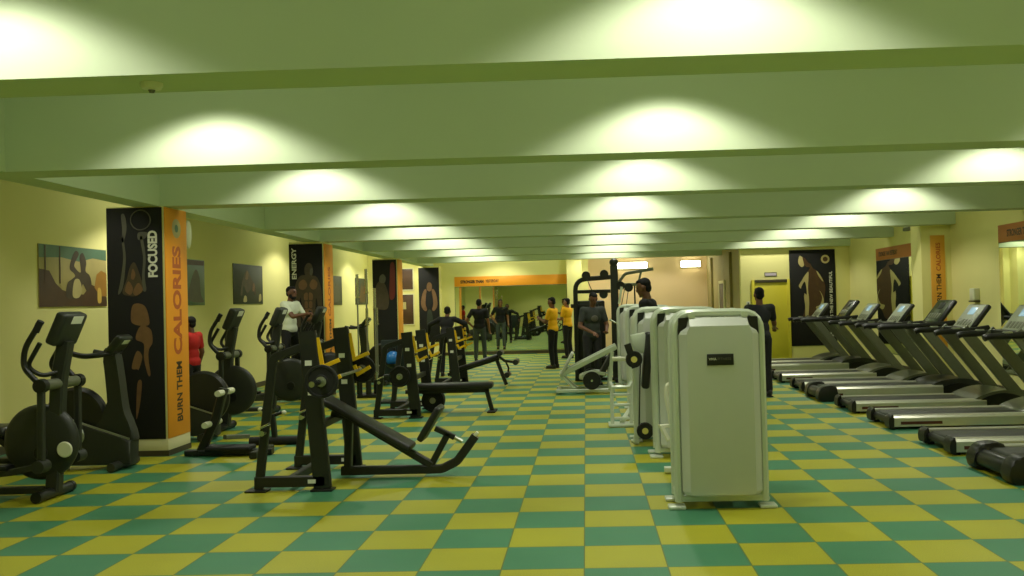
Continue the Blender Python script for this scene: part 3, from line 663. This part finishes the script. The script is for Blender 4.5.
B().cyl((1.06,.55,.375),(1.16,.55,.32),.02).obj('pin', CHR, t)
B().box((.87,.55,.50), (.36,.30,.06), (0,math.radians(-58),0), .022, 3).obj('seat_pad', VIN, t)
# middle: flat bench
t = bench_base((-2.45, 12.95, 0), 'black flat press bench in the middle of the row, with a level pad', 1.10, 1.22)
B().box((.49,.55,.395), (1.12,.28,.09), None, .03, 3).obj('bench_pad', VIN, t)
B().bar([(-.25,.55,.32),(.99,.55,.32)], .07, .06).obj('pad_beam', BLK, t)
B().bar([(.95,.55,.33),(1.03,.55,.02)], .06, .07).obj('front_leg', BLK, t)
B().box((1.03,.55,.012), (.12,.36,.024), None, .006).obj('foot', RUB, t)
B().bar([(-.1,.55,.32),(-.1,.55,.09)], .06, .07).obj('rear_post', BLK, t)
# far: incline bench with leg rollers
t = bench_base((-2.45, 17.1, 0), 'black press bench farthest from the camera, its pad rising to foam leg rollers', 1.10, 1.16)
B().box((.27,.55,.44), (1.0,.28,.08), (0,math.radians(-17),0), .03, 3).obj('bench_pad', VIN, t)
B().bar([(-.25,.55,.24),(.75,.55,.53)], .07, .06).obj('pad_beam', BLK, t)
B().bar([(.70,.55,.52),(.88,.55,.02)], .06, .07).obj('front_leg', BLK, t)
B().bar([(.73,.55,.58),(.86,.55,.48),(1.06,.55,.45)], .05, .05).obj('roller_arm', BLK, t)
for x, z in ((.78,.64),(1.08,.46),(.91,.22)): B().lathe([(.02,-.22),(.05,-.22),(.055,-.2),(.055,.2),(.05,.22),(.02,.22)], (x,.55,z)).obj('foam_roller', VIN, t)
B().tube([(.88,.55,.46),(.93,.55,.34),(.91,.55,.22)], .018).obj('roller_arm', BLK, t)
B().bar([(-.1,.55,.26),(-.1,.55,.09)], .06, .07).obj('rear_post', BLK, t)

b = B(); b.box((.03,1.10,.92), (.035,.05,.42), None, .004); st = b.obj('catch_strip', YEL, t)
b = B()
for k in range(4): b.box((.03,1.074,.78+k*.095), (.036,.004,.032), (0,.5,0))
b.obj('black_marks', PLB, st)
# weight plates and bars
def plate(loc, r, label, group, m=RUB, axis='y'):
    b = B(); b.lathe([(.026,-.014),(r*.35,-.02),(r*.42,-.010),(r*.8,-.010),(r*.86,-.022),(r*.97,-.022),(r,-.014),(r,.014),(r*.97,.022),(r*.86,.022),(r*.8,.010),(r*.42,.010),(r*.35,.02),(.026,.014)], (0,0,0), axis, 32)
    t = b.obj('weight_plate', m); t.location = loc; tag(t, label, 'weight plate', group)
    b = B(); b.lathe([(.045,-.024),(.045,.024)], (0,0,0), axis); b.obj('hub_ring', STEEL, t)
    return t
def barbell(loc, axis, L, label, group=None):
    t = thing('barbell', label, 'barbell', loc, 0, group)
    d = V((0,1,0)) if axis == 'y' else V((0,0,1))
    B().cyl(-d*L*.31, d*L*.31, .014).obj('bar_shaft', STEEL, t)
    for s in (-1,1):
        B().cyl(d*s*L*.31, d*s*L*.5, .025).obj('sleeve', CHR, t); B().cyl(d*s*L*.30, d*s*L*.315, .038).obj('collar', CHR, t)
    return t
barbell((-2.29, 8.53, .967), 'y', 2.0, 'steel barbell resting across the yellow catches of the nearest bench')
G = 'black plates at the benches'
plate((-2.29, 7.82, .967), .145, 'black plate on the near end of the resting barbell', G)
plate((-2.29, 9.26, .967), .135, 'black plate on the far end of the resting barbell', G)
plate((-2.65, 12.85, .60), .15, 'black plate hanging on the near side of the flat bench rack', G)
for k, lb in enumerate(('black plate leaning on the flat bench post, nearest of three', 'black plate leaning on the flat bench post, middle of three', 'black plate leaning on the flat bench post, farthest of three')):
    plate((-2.32, 13.62+k*.06, .171), .17, lb, G)

# upright barbell holder
t = thing('barbell_holder', 'low black floor holder with standing barbells near the third pillar', 'rack', (-3.86, 16.1, 0))
B().box((0,0,.03), (.36,.42,.06), None, .01).obj('base_plate', BLK, t)
HP = [(-.15,-.12),(.02,-.16),(.13,-.02),(-.05,.12),(.12,.16)]
for x, y in HP: B().lathe([(.034,.06),(.05,.06),(.05,.30),(.034,.30),(.034,.06)], (x,y,0), 'z').obj('bar_socket', BLK, t)
LB = ['barbell standing leftmost in the black holder', 'barbell standing in the front of the black holder', 'barbell standing rightmost in front of the dark poster', 'barbell standing at the back left of the holder', 'barbell standing at the back right of the holder']
for (x, y), lb, L in zip(HP, LB, (2.10, 1.5, 1.85, 2.2, 1.5)):
    barbell((-3.86+x, 16.1+y, .07+L/2), 'z', L, lb, 'barbells standing in the holder')
# ball rack
t = thing('ball_rack', 'small dark stand carrying the blue ball behind the flat bench', 'rack', (-3.22, 15.1, 0))
B().box((0,0,.02), (.42,.42,.04), None, .01).obj('base_plate', BLK, t); B().bar([(0,.05,.04),(0,.05,.58)], .07, .07).obj('post', BLK, t)
B().lathe([(.03,.56),(.10,.60),(.125,.645),(.115,.645),(.09,.61),(.03,.58)], (0,0,0), 'z').obj('ball_cup', PLB, t)
B().box((-.02,.16,.74), (.42,.03,.58), None, .01).obj('back_board', mat('dark_teal_board', (.10,.16,.16), .6), t); B().bar([(0,.12,.3),(0,.12,.9)], .05, .04).obj('board_post', BLK, t)
t = B().ell((0,0,0), (.122,)*3, seg=28).obj('exercise_ball', BLUE); t.location = (-3.22, 15.1, .728); tag(t, 'glossy blue ball on the small stand behind the flat bench', 'ball')

# ------------------------------------------------------------------ cross trainers (user faces +X)
def elliptical(loc, label):
    t = thing('cross_trainer', label, 'cross trainer', loc, 0, 'cross trainers along the left wall')
    for x in (0, -1.35):
        b = B(); b.tube([(x,-.26,.05),(x,.26,.05)], .045, seg=16); fb = b.obj('foot_bar', PLA, t)
        for s in (-1,1): B().lathe([(.048,-.02),(.05,0),(.048,.02)], (x,s*.25,.05)).obj('end_cap', PLB, fb)
    B().bar([(-1.35,0,.07),(0,0,.07)], .08, .06).obj('base_rail', PLA, t)
    B().bar([(0.,0,.06),(.06,0,1.02),(.13,0,1.37)], .10, .12, .1, up=(1,0,0)).obj('mast', PLA, t)
    b = B(); b.lathe([(.05,-.055),(.28,-.055),(.315,-.04),(.33,-.015),(.33,.015),(.315,.04),(.28,.055),(.05,.055)], (.10,0,.53), 'y', 40)
    hs = b.obj('flywheel_housing', PLA, t)
    for s in (-1,1): B().lathe([(.02,-.006),(.06,-.006),(.065,.0),(.06,.006),(.02,.006)], (.12,s*.06,.44)).obj('crank_disc', PLB, hs)
    b = B(); b.tube([(.07,-.27,1.0),(.07,.27,1.0)], .048, seg=16); ax = b.obj('axle_tube', GRAPH, t)
    for s in (-1,1):
        y = s*.28
        B().lathe([(.03,-.035),(.058,-.03),(.06,.03),(.03,.035)], (.07,y,1.0)).obj('pivot_cap', PLB, ax)
        B().tube([(.07,y,1.0),(-.0,y,1.07),(-.08,y,1.16),(-.07,y,1.32),(.06,y,1.52)], .024, .08).obj('swing_handle', PLB, t)
        B().tube([(.03,y,1.46),(.06,y,1.52),(.08,y,1.55)], .029).obj('hand_grip', RUB, t)
        B().bar([(.07,y,1.0),(.06,y,.33)], .05, .055, up=(1,0,0)).obj('swing_arm', PLA, t)
        j = B(); j.cyl((.06,y-.06,.32),(.06,y+.06,.32),.055); j.obj('joint', PLA, t)
        B().bar([(.06,s*.23,.32),(-.25,s*.21,.26),(-.66,s*.21,.25)], .05, .06, .1).obj('pedal_arm', PLA, t)
        B().box((-.44,s*.21,.305), (.38,.14,.05), None, .02).obj('pedal', PLB, t)
        B().tube([(.07,s*.04,1.10),(-.02,s*.12,1.07),(-.12,s*.17,1.16),(-.0,s*.17,1.36)], .02, .06).obj('fixed_handle', PLB, t)
    rot = Euler((0, math.radians(24), 0)).to_matrix()
    P = lambda v: V((.13,0,1.46)) + rot @ V(v)
    c = B().box(P((0,0,.02)), (.10,.36,.30), rot, .03, 3).obj('console', PLA, t)
    B().box(P((.052,.02,.12)), (.004,.16,.07), rot).obj('white_label', WHT, c)
    B().box(P((-.052,0,.04)), (.006,.26,.18), rot, .002).obj('screen', DSCR, c)
    return t
e = elliptical((-4.70, 7.9, 0), 'dark cross trainer at the left picture edge, nearest the camera')
for xx, y, lb in ((-4.85, 12.1, 'dark cross trainer just past the first pillar, below the boxer picture'), (-4.85, 13.9, 'dark cross trainer beside the man in the white shirt'), (-4.68, 15.45, 'cross trainer in front of the second pillar, used by the man in white')):
    r = dup(e, (xx, y, 0), lb)
    if y > 13:
        for c in KIDS(r):
            if c.name.startswith('flywheel_housing'): c.location = (.2, 0, -.02)
B().lathe([(.02,-.01),(.06,-.01),(.07,.0),(.06,.01),(.02,.01)], (.15,-.085,.43)).obj('crank_cover', CRM, e)
for c in KIDS(e):
    if c.name.startswith('flywheel_housing'): c.location = (-.20, 0, -.04)

# ------------------------------------------------------------------ exercise bikes
def bike(loc, label, seat=True):
    dx = -.38 if seat == 'high' else 0.
    t = thing('exercise_bike', label, 'exercise bike', loc, 0, 'exercise bikes along the left wall')
    for x in (0, -1.15):
        b = B(); b.tube([(x,-.26,.05),(x,.26,.05)], .045, seg=16); b.obj('foot_bar', PLA, t)
    b = B(); b.prism([(.12,.05),(.13,.30),(.02,.33),(-.58,.55),(-.80,.50),(-.9,.3),(-1.1,.1),(-1.1,.05)], -.10, .10, 'xz', .03); hs = b.obj('housing', PLA, t)
    b = B(); b.bar([(.12,-.104,.315),(-.58,-.104,.555)], .006, .02); b.obj('trim_strip', STEEL, hs)
    b = B(); b.prism(smoothpoly([(.12,.28),(.10,.45),(.04,.62),(.0,.95),(-.05,1.22),(-.16,1.22),(-.14,.95),(-.13,.62),(-.25,.45),(-.30,.38)],4), -.07, .07, 'xz', .02); b.xform(M.Translation((dx,0,0))); b.obj('mast', PLA, t)
    b = B(); b.lathe([(.02,-.05),(.30,-.05),(.33,-.02),(.33,.02),(.30,.05),(.02,.05)], (-.48 if not dx else -.06,.0,.52), 'y', 36); b.obj('flywheel_cover', PLB, t)
    rot = Euler((0, math.radians(40), 0)).to_matrix()
    P = lambda v: V((-.02+dx,0,1.28)) + rot @ V(v)
    c = B().box(P((0,0,0)), (.08,.26,.22), rot, .03, 3).obj('console', PLA, t)
    B().box(P((.042,0,.06)), (.004,.12,.05), rot).obj('white_label', WHT, c)
    for s in (-1,1):
        B().tube([(-.04+dx,s*.04,1.20),(-.12+dx,s*.16,1.18),(-.28+dx,s*.22,1.17),(-.40+dx,s*.20,1.20)], .028, .06).obj('handlebar', PLB, t)
        B().bar([(-.45,s*.13,.36),(-.45+s*.12,s*.13,.36-s*.1)], .03, .025).obj('crank', STEEL, t)
        B().box((-.45+s*.12,s*.19,.36-s*.1), (.12,.10,.04), None, .012).obj('pedal', CRM, t)
    B().lathe([(.02,-.012),(.10,-.012),(.11,0),(.10,.012),(.02,.012)], (-.45,-.115,.36)).obj('crank_disc', STEEL, t)
    if seat == 'high':
        B().bar([(-.95,0,.40),(-1.05,0,.88)], .06, .06).obj('seat_post', STEEL, t)
        B().prism(smoothpoly([(-1.22,-.12),(-1.15,-.14),(-1.0,-.07),(-.82,-.03),(-.82,.03),(-1.0,.07),(-1.15,.14),(-1.22,.12)],4), .88, .96, 'xy', .02).obj('saddle', VIN, t)
    else:
        B().box((-1.32,0,.42), (.40,.42,.10), None, .04, 3).obj('seat_pad', VIN, t)
        B().box((-1.56,0,.72), (.10,.40,.55), (0,math.radians(-12),0), .04, 3).obj('seat_back', VIN, t)
        B().bar([(-1.0,0,.10),(-1.35,0,.38)], .08, .07).obj('seat_post', PLA, t)
    return t
bike((-4.80, 9.3, 0), 'dark recumbent bike with a tall mast before the first pillar', 'low')
hb = bike((-4.74, 11.3, 0), 'dark upright bike half hidden behind the first pillar', 'high')
dup(hb, (-4.08, 18.5, 0), 'upright bike past the second pillar, handlebars beside the barbells')

# low hyperextension bench beside the first pillar
t = thing('back_bench', 'low black back extension bench with pale rollers, right of the first pillar', 'weight bench', (-3.9, 9.98, 0))
b = B(); b.bar([(-.55,0,.04),(.42,0,.04)], .09, .06); b.bar([(-.42,-.05,.04),(-.42,.42,.04)], .07, .06); b.bar([(.30,-.28,.04),(.30,.28,.04)], .08,.07); b.obj('base_frame', BLK, t)
B().bar([(-.38,0,.05),(-.20,0,.42),(-.12,.02,.74)], .08, .09, .1, up=(1,0,0)).obj('inclined_post', BLK, t)
for x, z in ((-.30,.34),(-.15,.68)):
    for s in (-1,1): B().lathe([(.012,-.07),(.032,-.07),(.036,0),(.032,.07),(.012,.07)], (x+.05,s*.14,z+.02)).obj('roller', CRM, t)
    B().cyl((x+.05,-.2,z+.02),(x+.05,.2,z+.02),.012).obj('roller_axle', CHR, t)
B().box((-.05,.0,.085), (.50,.24,.05), None, .02).obj('foot_deck', RUB, t)
B().bar([(-.12,.02,.2),(.02,.35,.16)], .05, .05).obj('brace', GRAPH, t)
t = thing('foot_stand', 'small dark stand with pale knobs behind the nearest bench rack', 'stand', (-3.75, 10.7, 0))
b = B(); b.tube([(-.25,0,.05),(.35,0,.05)], .05, seg=14); b.obj('foot_bar', RUB, t)
B().bar([(.05,0,.06),(.02,0,.36)], .06, .06).obj('post', BLK, t)
for s in (-1,1): B().tube([(.02,0,.34),(.02+s*.12,0,.40-s*.02)], .02).obj('handle', BLK, t); B().ell((.02+s*.14,0,.40-s*.02), (.03,.025,.025)).obj('knob', CRM, t)

# ------------------------------------------------------------------ people
def remesh(b, name, m, parent, vox=.011, it=3):
    me = bpy.data.meshes.new('tmp'); b.bm.to_mesh(me); b.bm.free()
    o = bpy.data.objects.new('tmp', me); COL.objects.link(o)
    r = o.modifiers.new('r', 'REMESH'); r.mode = 'VOXEL'; r.voxel_size = vox
    s = o.modifiers.new('s', 'SMOOTH'); s.iterations = it; s.factor = .5
    dg = bpy.context.evaluated_depsgraph_get()
    nm = bpy.data.meshes.new_from_object(o.evaluated_get(dg)); nm.name = name
    bpy.data.objects.remove(o); bpy.data.meshes.remove(me)
    nm.materials.clear(); nm.materials.append(m)
    for p in nm.polygons: p.use_smooth = True; p.material_index = 0
    ob = bpy.data.objects.new(name, nm); COL.objects.link(ob)
    if parent is not None: ob.parent = parent
    return ob
def person(label, loc, rz, H, top, trousers, skin=SKIN, pose=None, sleeve=.62, shoes=SHOE, hair=True, patch=None, beard=False):
    """local frame: facing +Y, feet at z=0, proportions for 1.75 m scaled to H. pose overrides joints."""
    J = dict(pel=(0,0,.95), waist=(0,.0,1.10), chest=(0,.0,1.30), neck=(0,-.01,1.46), head=(0,.02,1.63),
             shL=(-.185,0,1.415), shR=(.185,0,1.415), elL=(-.25,-.02,1.13), elR=(.25,-.02,1.13), wrL=(-.27,.08,.88), wrR=(.27,.08,.88),
             hiL=(-.095,0,.92), hiR=(.095,0,.92), knL=(-.105,.02,.50), knR=(.105,.02,.50), anL=(-.115,-.02,.09), anR=(.115,-.02,.09))
    face = 0.; 
    if pose:
        lean = pose.get('lean', 0.)
        if lean:
            R = M.Translation((0,0,.95)) @ M.Rotation(-lean, 4, 'X') @ M.Translation((0,0,-.95))
            for k in ('waist','chest','neck','head','shL','shR','elL','elR','wrL','wrR'): J[k] = tuple(R @ V(J[k]))
        for k, v in pose.items():
            if k in J: J[k] = v
        face = pose.get('turn', 0.)
        tilt = pose.get('nod', 0.)
    else: tilt = 0.
    J = {k: V(v) for k, v in J.items()}
    root = thing('person', label, 'person', loc, rz); root.scale = (H/1.75,)*3
    spine = (J['neck']-J['pel']).normalized()
    fw = V((0,1,0)); fw = (fw-spine*fw.dot(spine)).normalized(); sd = fw.cross(spine).normalized()
    RT = M((sd, fw, spine)).transposed()
    def TE(b, c, r, add=0.):
        mt = M.Translation(c) @ RT.to_4x4() @ M.Diagonal(V([x+add for x in r])).to_4x4()
        bmesh.ops.create_uvsphere(b.bm, u_segments=18, v_segments=12, radius=1., matrix=mt)
    def torso(b, a=0.):
        TE(b, J['chest']+spine*.01, (.165,.112,.17), a); TE(b, J['waist'], (.142,.10,.15), a); TE(b, J['pel']+spine*.01, (.155,.112,.12), a)
        b.cap(J['shL'], J['chest']+spine*.07, .062+a, .09+a); b.cap(J['shR'], J['chest']+spine*.07, .062+a, .09+a)
    RH = Euler((tilt, 0, face)).to_matrix()
    hd = J['head']
    def HP(v): return hd + RH @ V(v)
    def head_ell(b, c, r):
        mt = M.Translation(HP(c)) @ RH.to_4x4() @ M.Diagonal(V(r)).to_4x4()
        bmesh.ops.create_uvsphere(b.bm, u_segments=18, v_segments=12, radius=1., matrix=mt)
    b = B(); torso(b)
    b.cap(J['neck']-spine*.03, HP((0,-.01,-.06)), .058, .052)
    head_ell(b, (0,-.005,.02), (.076,.095,.100)); head_ell(b, (0,.022,-.05), (.058,.068,.062)); head_ell(b, (0,.095,-.015), (.013,.018,.022))
    head_ell(b, (0,.088,.015), (.010,.012,.03)); head_ell(b, (0,.082,-.058), (.026,.014,.010)); head_ell(b, (0,.068,-.095), (.026,.022,.018))
    for s in (-1,1): head_ell(b, (s*.078,-.01,-.005), (.012,.022,.034))
    for S, s in (('L',-1),('R',1)):
        b.cap(J['sh'+S], J['el'+S], .054, .042); b.cap(J['el'+S], J['wr'+S], .041, .028)
        d = (J['wr'+S]-J['el'+S]).normalized(); ax = d.cross(V((0,0,1)))
        ax = V((0,1,0)) if ax.length < .3 else ax.normalized()
        if abs(d.z) > .75: ax = V((0,1,0)); ax = (ax-d*ax.dot(d)).normalized()
        pn = d.cross(ax).normalized()*s
        w = J['wr'+S]; pc = w+d*.055
        b.cap(w+d*.01, w+d*.08, .027, .026)
        b.cap(w+d*.05+ax*.022, w+d*.085+ax*.026, .018, .016); b.cap(w+d*.05-ax*.022, w+d*.085-ax*.026, .018, .016)
        for k, ln in enumerate((.062,.072,.068,.052)):
            o = ax*(.031-.0207*k)
            k0 = w+d*.09+o; k1 = k0+(d*.8+pn*.5)*ln*.55; k2 = k1+(d*.3+pn*.9)*ln*.45
            b.cap(k0, k1, .0092, .0088, 8); b.cap(k1, k2, .0088, .0078, 8)
        b.cap(w+d*.03+ax*.026, w+d*.065+ax*.056+pn*.012, .013, .011, 8); b.cap(w+d*.065+ax*.056+pn*.012, w+d*.092+ax*.060+pn*.024, .011, .009, 8)
        b.cap(J['hi'+S], J['kn'+S], .082, .056); b.cap(J['kn'+S], J['an'+S], .056, .036)
        b.cap(J['an'+S], J['an'+S]+V((0,.12,-.04)), .036, .03)
    remesh(b, 'body', skin, root, .0105, 2)
    # clothes
    b = B(); torso(b, .013); TE(b, J['pel']+spine*.03, (.16,.118,.12), .014)
    for S in 'LR': b.cap(J['sh'+S], J['sh'+S].lerp(J['el'+S], min(1., sleeve)), .069, .060)
    if sleeve > 1:
        for S in 'LR': b.cap(J['el'+S], J['el'+S].lerp(J['wr'+S], sleeve-1), .056, .042)
    b.cyl(J['neck']-spine*.06, J['neck']+spine*.005, .082, .070)
    for S in 'LR': b.cap(J['neck']-spine*.035, J['sh'+S]-spine*.005, .062, .066)
    sh = remesh(b, 'shirt', top, root, .013, 3)
    if patch is not None:
        pb = B(); mt = M.Translation(J['chest']+fw*.118-spine*.02) @ RT.to_4x4(); pb.ell((0,0,0), (.07,.022,.06)); pb.xform(mt); pb.obj('shirt_print', patch, sh)
    b = B(); TE(b, J['pel']-spine*.01, (.158,.116,.11), .006)
    for S in 'LR':
        b.cap(J['hi'+S], J['kn'+S], .094, .070); b.cap(J['kn'+S], J['an'+S]+V((0,0,.03)), .070, .058)
    remesh(b, 'trousers', trousers, root, .013, 3)
    for S in 'LR':
        a = J['an'+S]; b = B()
        b.ell(a+V((0,.055,-.045)), (.047,.135,.045)); b.ell(a+V((0,-.02,-.02)), (.042,.06,.06)); b.box(a+V((0,.055,-.078)), (.085,.255,.02), None, .009)
        b.obj('shoe', shoes, root)
    b = B()
    head_ell(b, (0,-.028,.048), (.078,.082,.080)); head_ell(b, (0,.010,.088), (.064,.072,.034)); head_ell(b, (0,-.05,-.01), (.066,.054,.066))
    if beard: head_ell(b, (0,.040,-.085), (.054,.056,.040)); head_ell(b, (.052,.015,-.055), (.018,.035,.05)); head_ell(b, (-.052,.015,-.055), (.018,.035,.05))
    remesh(b, 'hair', HAIR, root, .009, 2)
    for s in (-1,1):
        b = B(); head_ell(b, (s*.030,.079,.012), (.013,.009,.007)); b.obj('eye', EYE, root)
        b = B(); head_ell(b, (s*.031,.083,.034), (.020,.008,.005)); b.obj('eyebrow', HAIR, root)
    return root
person('man seen from behind in a dark navy tee before the yellow door', (2.76, 14.65, 0), math.radians(8), 1.74, CNAV, CBLK, SKIN,
       dict(elR=(.27,.10,1.16), wrR=(.34,.30,1.10), elL=(-.25,.02,1.13), wrL=(-.2,.2,1.0)))
person('man in a yellow shirt and black trousers standing before the far mirror', (-.80, 21.9, 0), math.radians(70), 1.70, CYEL, CBLK, SKIN,
       dict(elL=(-.22,.10,1.14), wrL=(-.08,.30,1.22), elR=(.22,.10,1.14), wrR=(.06,.30,1.20), nod=-.2))
person('second person in yellow beside the black multi gym, near the mirror', (-.52, 25.7, 0), math.radians(60), 1.68, CYEL, CBLK, SKIN2,
       dict(elL=(-.23,.08,1.14), wrL=(-.12,.28,1.16), elR=(.23,.08,1.14), wrR=(.1,.28,1.14)))
person('man in black tee and jeans, back turned, hand on hip, before the mirror', (-2.95, 25.2, 0), 0, 1.72, CBLK, JEAN, SKIN2,
       dict(elL=(-.36,-.06,1.16), wrL=(-.19,.02,.98), anR=(.12,.12,.09), knR=(.11,.10,.5)))
person('person in black seen from behind with both arms spread at the farthest bench', (-3.12, 20.3, 0), 0, 1.60, CBLK, CBLK, SKIN,
       dict(lean=.38, elL=(-.44,.24,1.26), wrL=(-.50,.36,1.02), elR=(.44,.24,1.26), wrR=(.50,.36,1.02)), sleeve=1.9)
person('man in a grey tee with a pale print leaning forward at the multi gym', (.10, 17.25, 0), math.radians(200), 1.76, CGRY, CDRK, SKIN,
       dict(lean=.16, elL=(-.27,.10,1.12), wrL=(-.14,.40,1.02), elR=(.27,.10,1.12), wrR=(.12,.40,1.00), nod=-.45), patch=PGREY)
person('man in a black sleeveless top standing behind the silver machines, face turned left', (.93, 12.75, 0), math.radians(72), 1.90, CBLK, CBLK, SKIN,
       dict(lean=.14, nod=-.25), sleeve=.22)
person('bearded man in a white shirt and black trousers standing on a cross trainer', (-5.06, 15.45, .338), math.radians(-108), 1.64, CWHT, CBLK, SKIN,
       dict(lean=.07, elL=(-.24,.20,1.14), wrL=(-.17,.40,1.14), elR=(.24,.26,1.20), wrR=(.19,.50,1.24), anL=(-.22,-.02,.09), anR=(.22,-.02,.09), knL=(-.18,.06,.5), knR=(.18,.06,.5)), beard=True)
person('person with black hair and a red shirt half hidden by the first pillar', (-5.84, 13.35, 0), math.radians(75), 1.52, CRED, CBLK, SKIN)

# ------------------------------------------------------------------ lights: downlights just in front of every beam, plus added unseen fill lamps
LC = (1., .985, .86)
def spot(x, y, z, w, fill=.16, size=128, blend=.34):
    l = bpy.data.lights.new('downlight', 'SPOT'); l.energy = w; l.spot_size = math.radians(size); l.spot_blend = blend
    l.shadow_soft_size = .07; l.color = LC
    o = bpy.data.objects.new('downlight', l); COL.objects.link(o); o.location = (x, y, z)
    l = bpy.data.lights.new('fill_light', 'POINT'); l.energy = w*fill; l.shadow_soft_size = .25; l.color = LC   # added point fill without a fitting, lifts walls, beam faces and machine fronts
    o = bpy.data.objects.new('fill_light', l); COL.objects.link(o); o.location = (x, y+(1.3 if fill == .16 else 0), z-.06)
W = 62
for y in BEAMS:
    for x in (-2.95, .65, 4.5): 
        if y > 23 and x > 4: continue
        spot(x, y-.62, 3.50, W)
for y in (9.0, 13.1, 19.9, 26.0): spot(-5.75, y, 3.4, W*(.3 if y < 10 else 1.05), .13)
for x in (-5.6, -2.6, .2, 2.4): spot(x, 27.4, 3.3, W*.7, .25)  # unseen row added to brighten the far and peach walls
for y in (-1.2,):
    for x in (-2.95, .65, 4.5): spot(x, y, 3.5, W)  # unseen row behind the camera, added to light near floor and machine fronts
w = bpy.data.worlds.new('World'); SC.world = w; w.use_nodes = True
w.node_tree.nodes['Background'].inputs[0].default_value = (.5,.5,.4,1); w.node_tree.nodes['Background'].inputs[1].default_value = .02

# ------------------------------------------------------------------ camera
cd = bpy.data.cameras.new('Camera'); cam = bpy.data.objects.new('Camera', cd); COL.objects.link(cam); SC.camera = cam
cd.sensor_width = 36.; cd.lens = 915/1024*36; cd.shift_x = -44/1024; cd.clip_start = .05; cd.clip_end = 200
yaw, pit, roll = .032, .0145, .026
cam.matrix_world = M.Translation((0,0,1.605)) @ M.Rotation(yaw, 4, 'Z') @ M.Rotation(PI/2+pit, 4, 'X') @ M.Rotation(-roll, 4, 'Z')
vs = SC.view_settings; vs.view_transform = 'Standard'; vs.look = 'None'; vs.gamma = 1.; vs.use_curve_mapping = False
vs.exposure = 0.64
SC.cycles.diffuse_bounces = 8
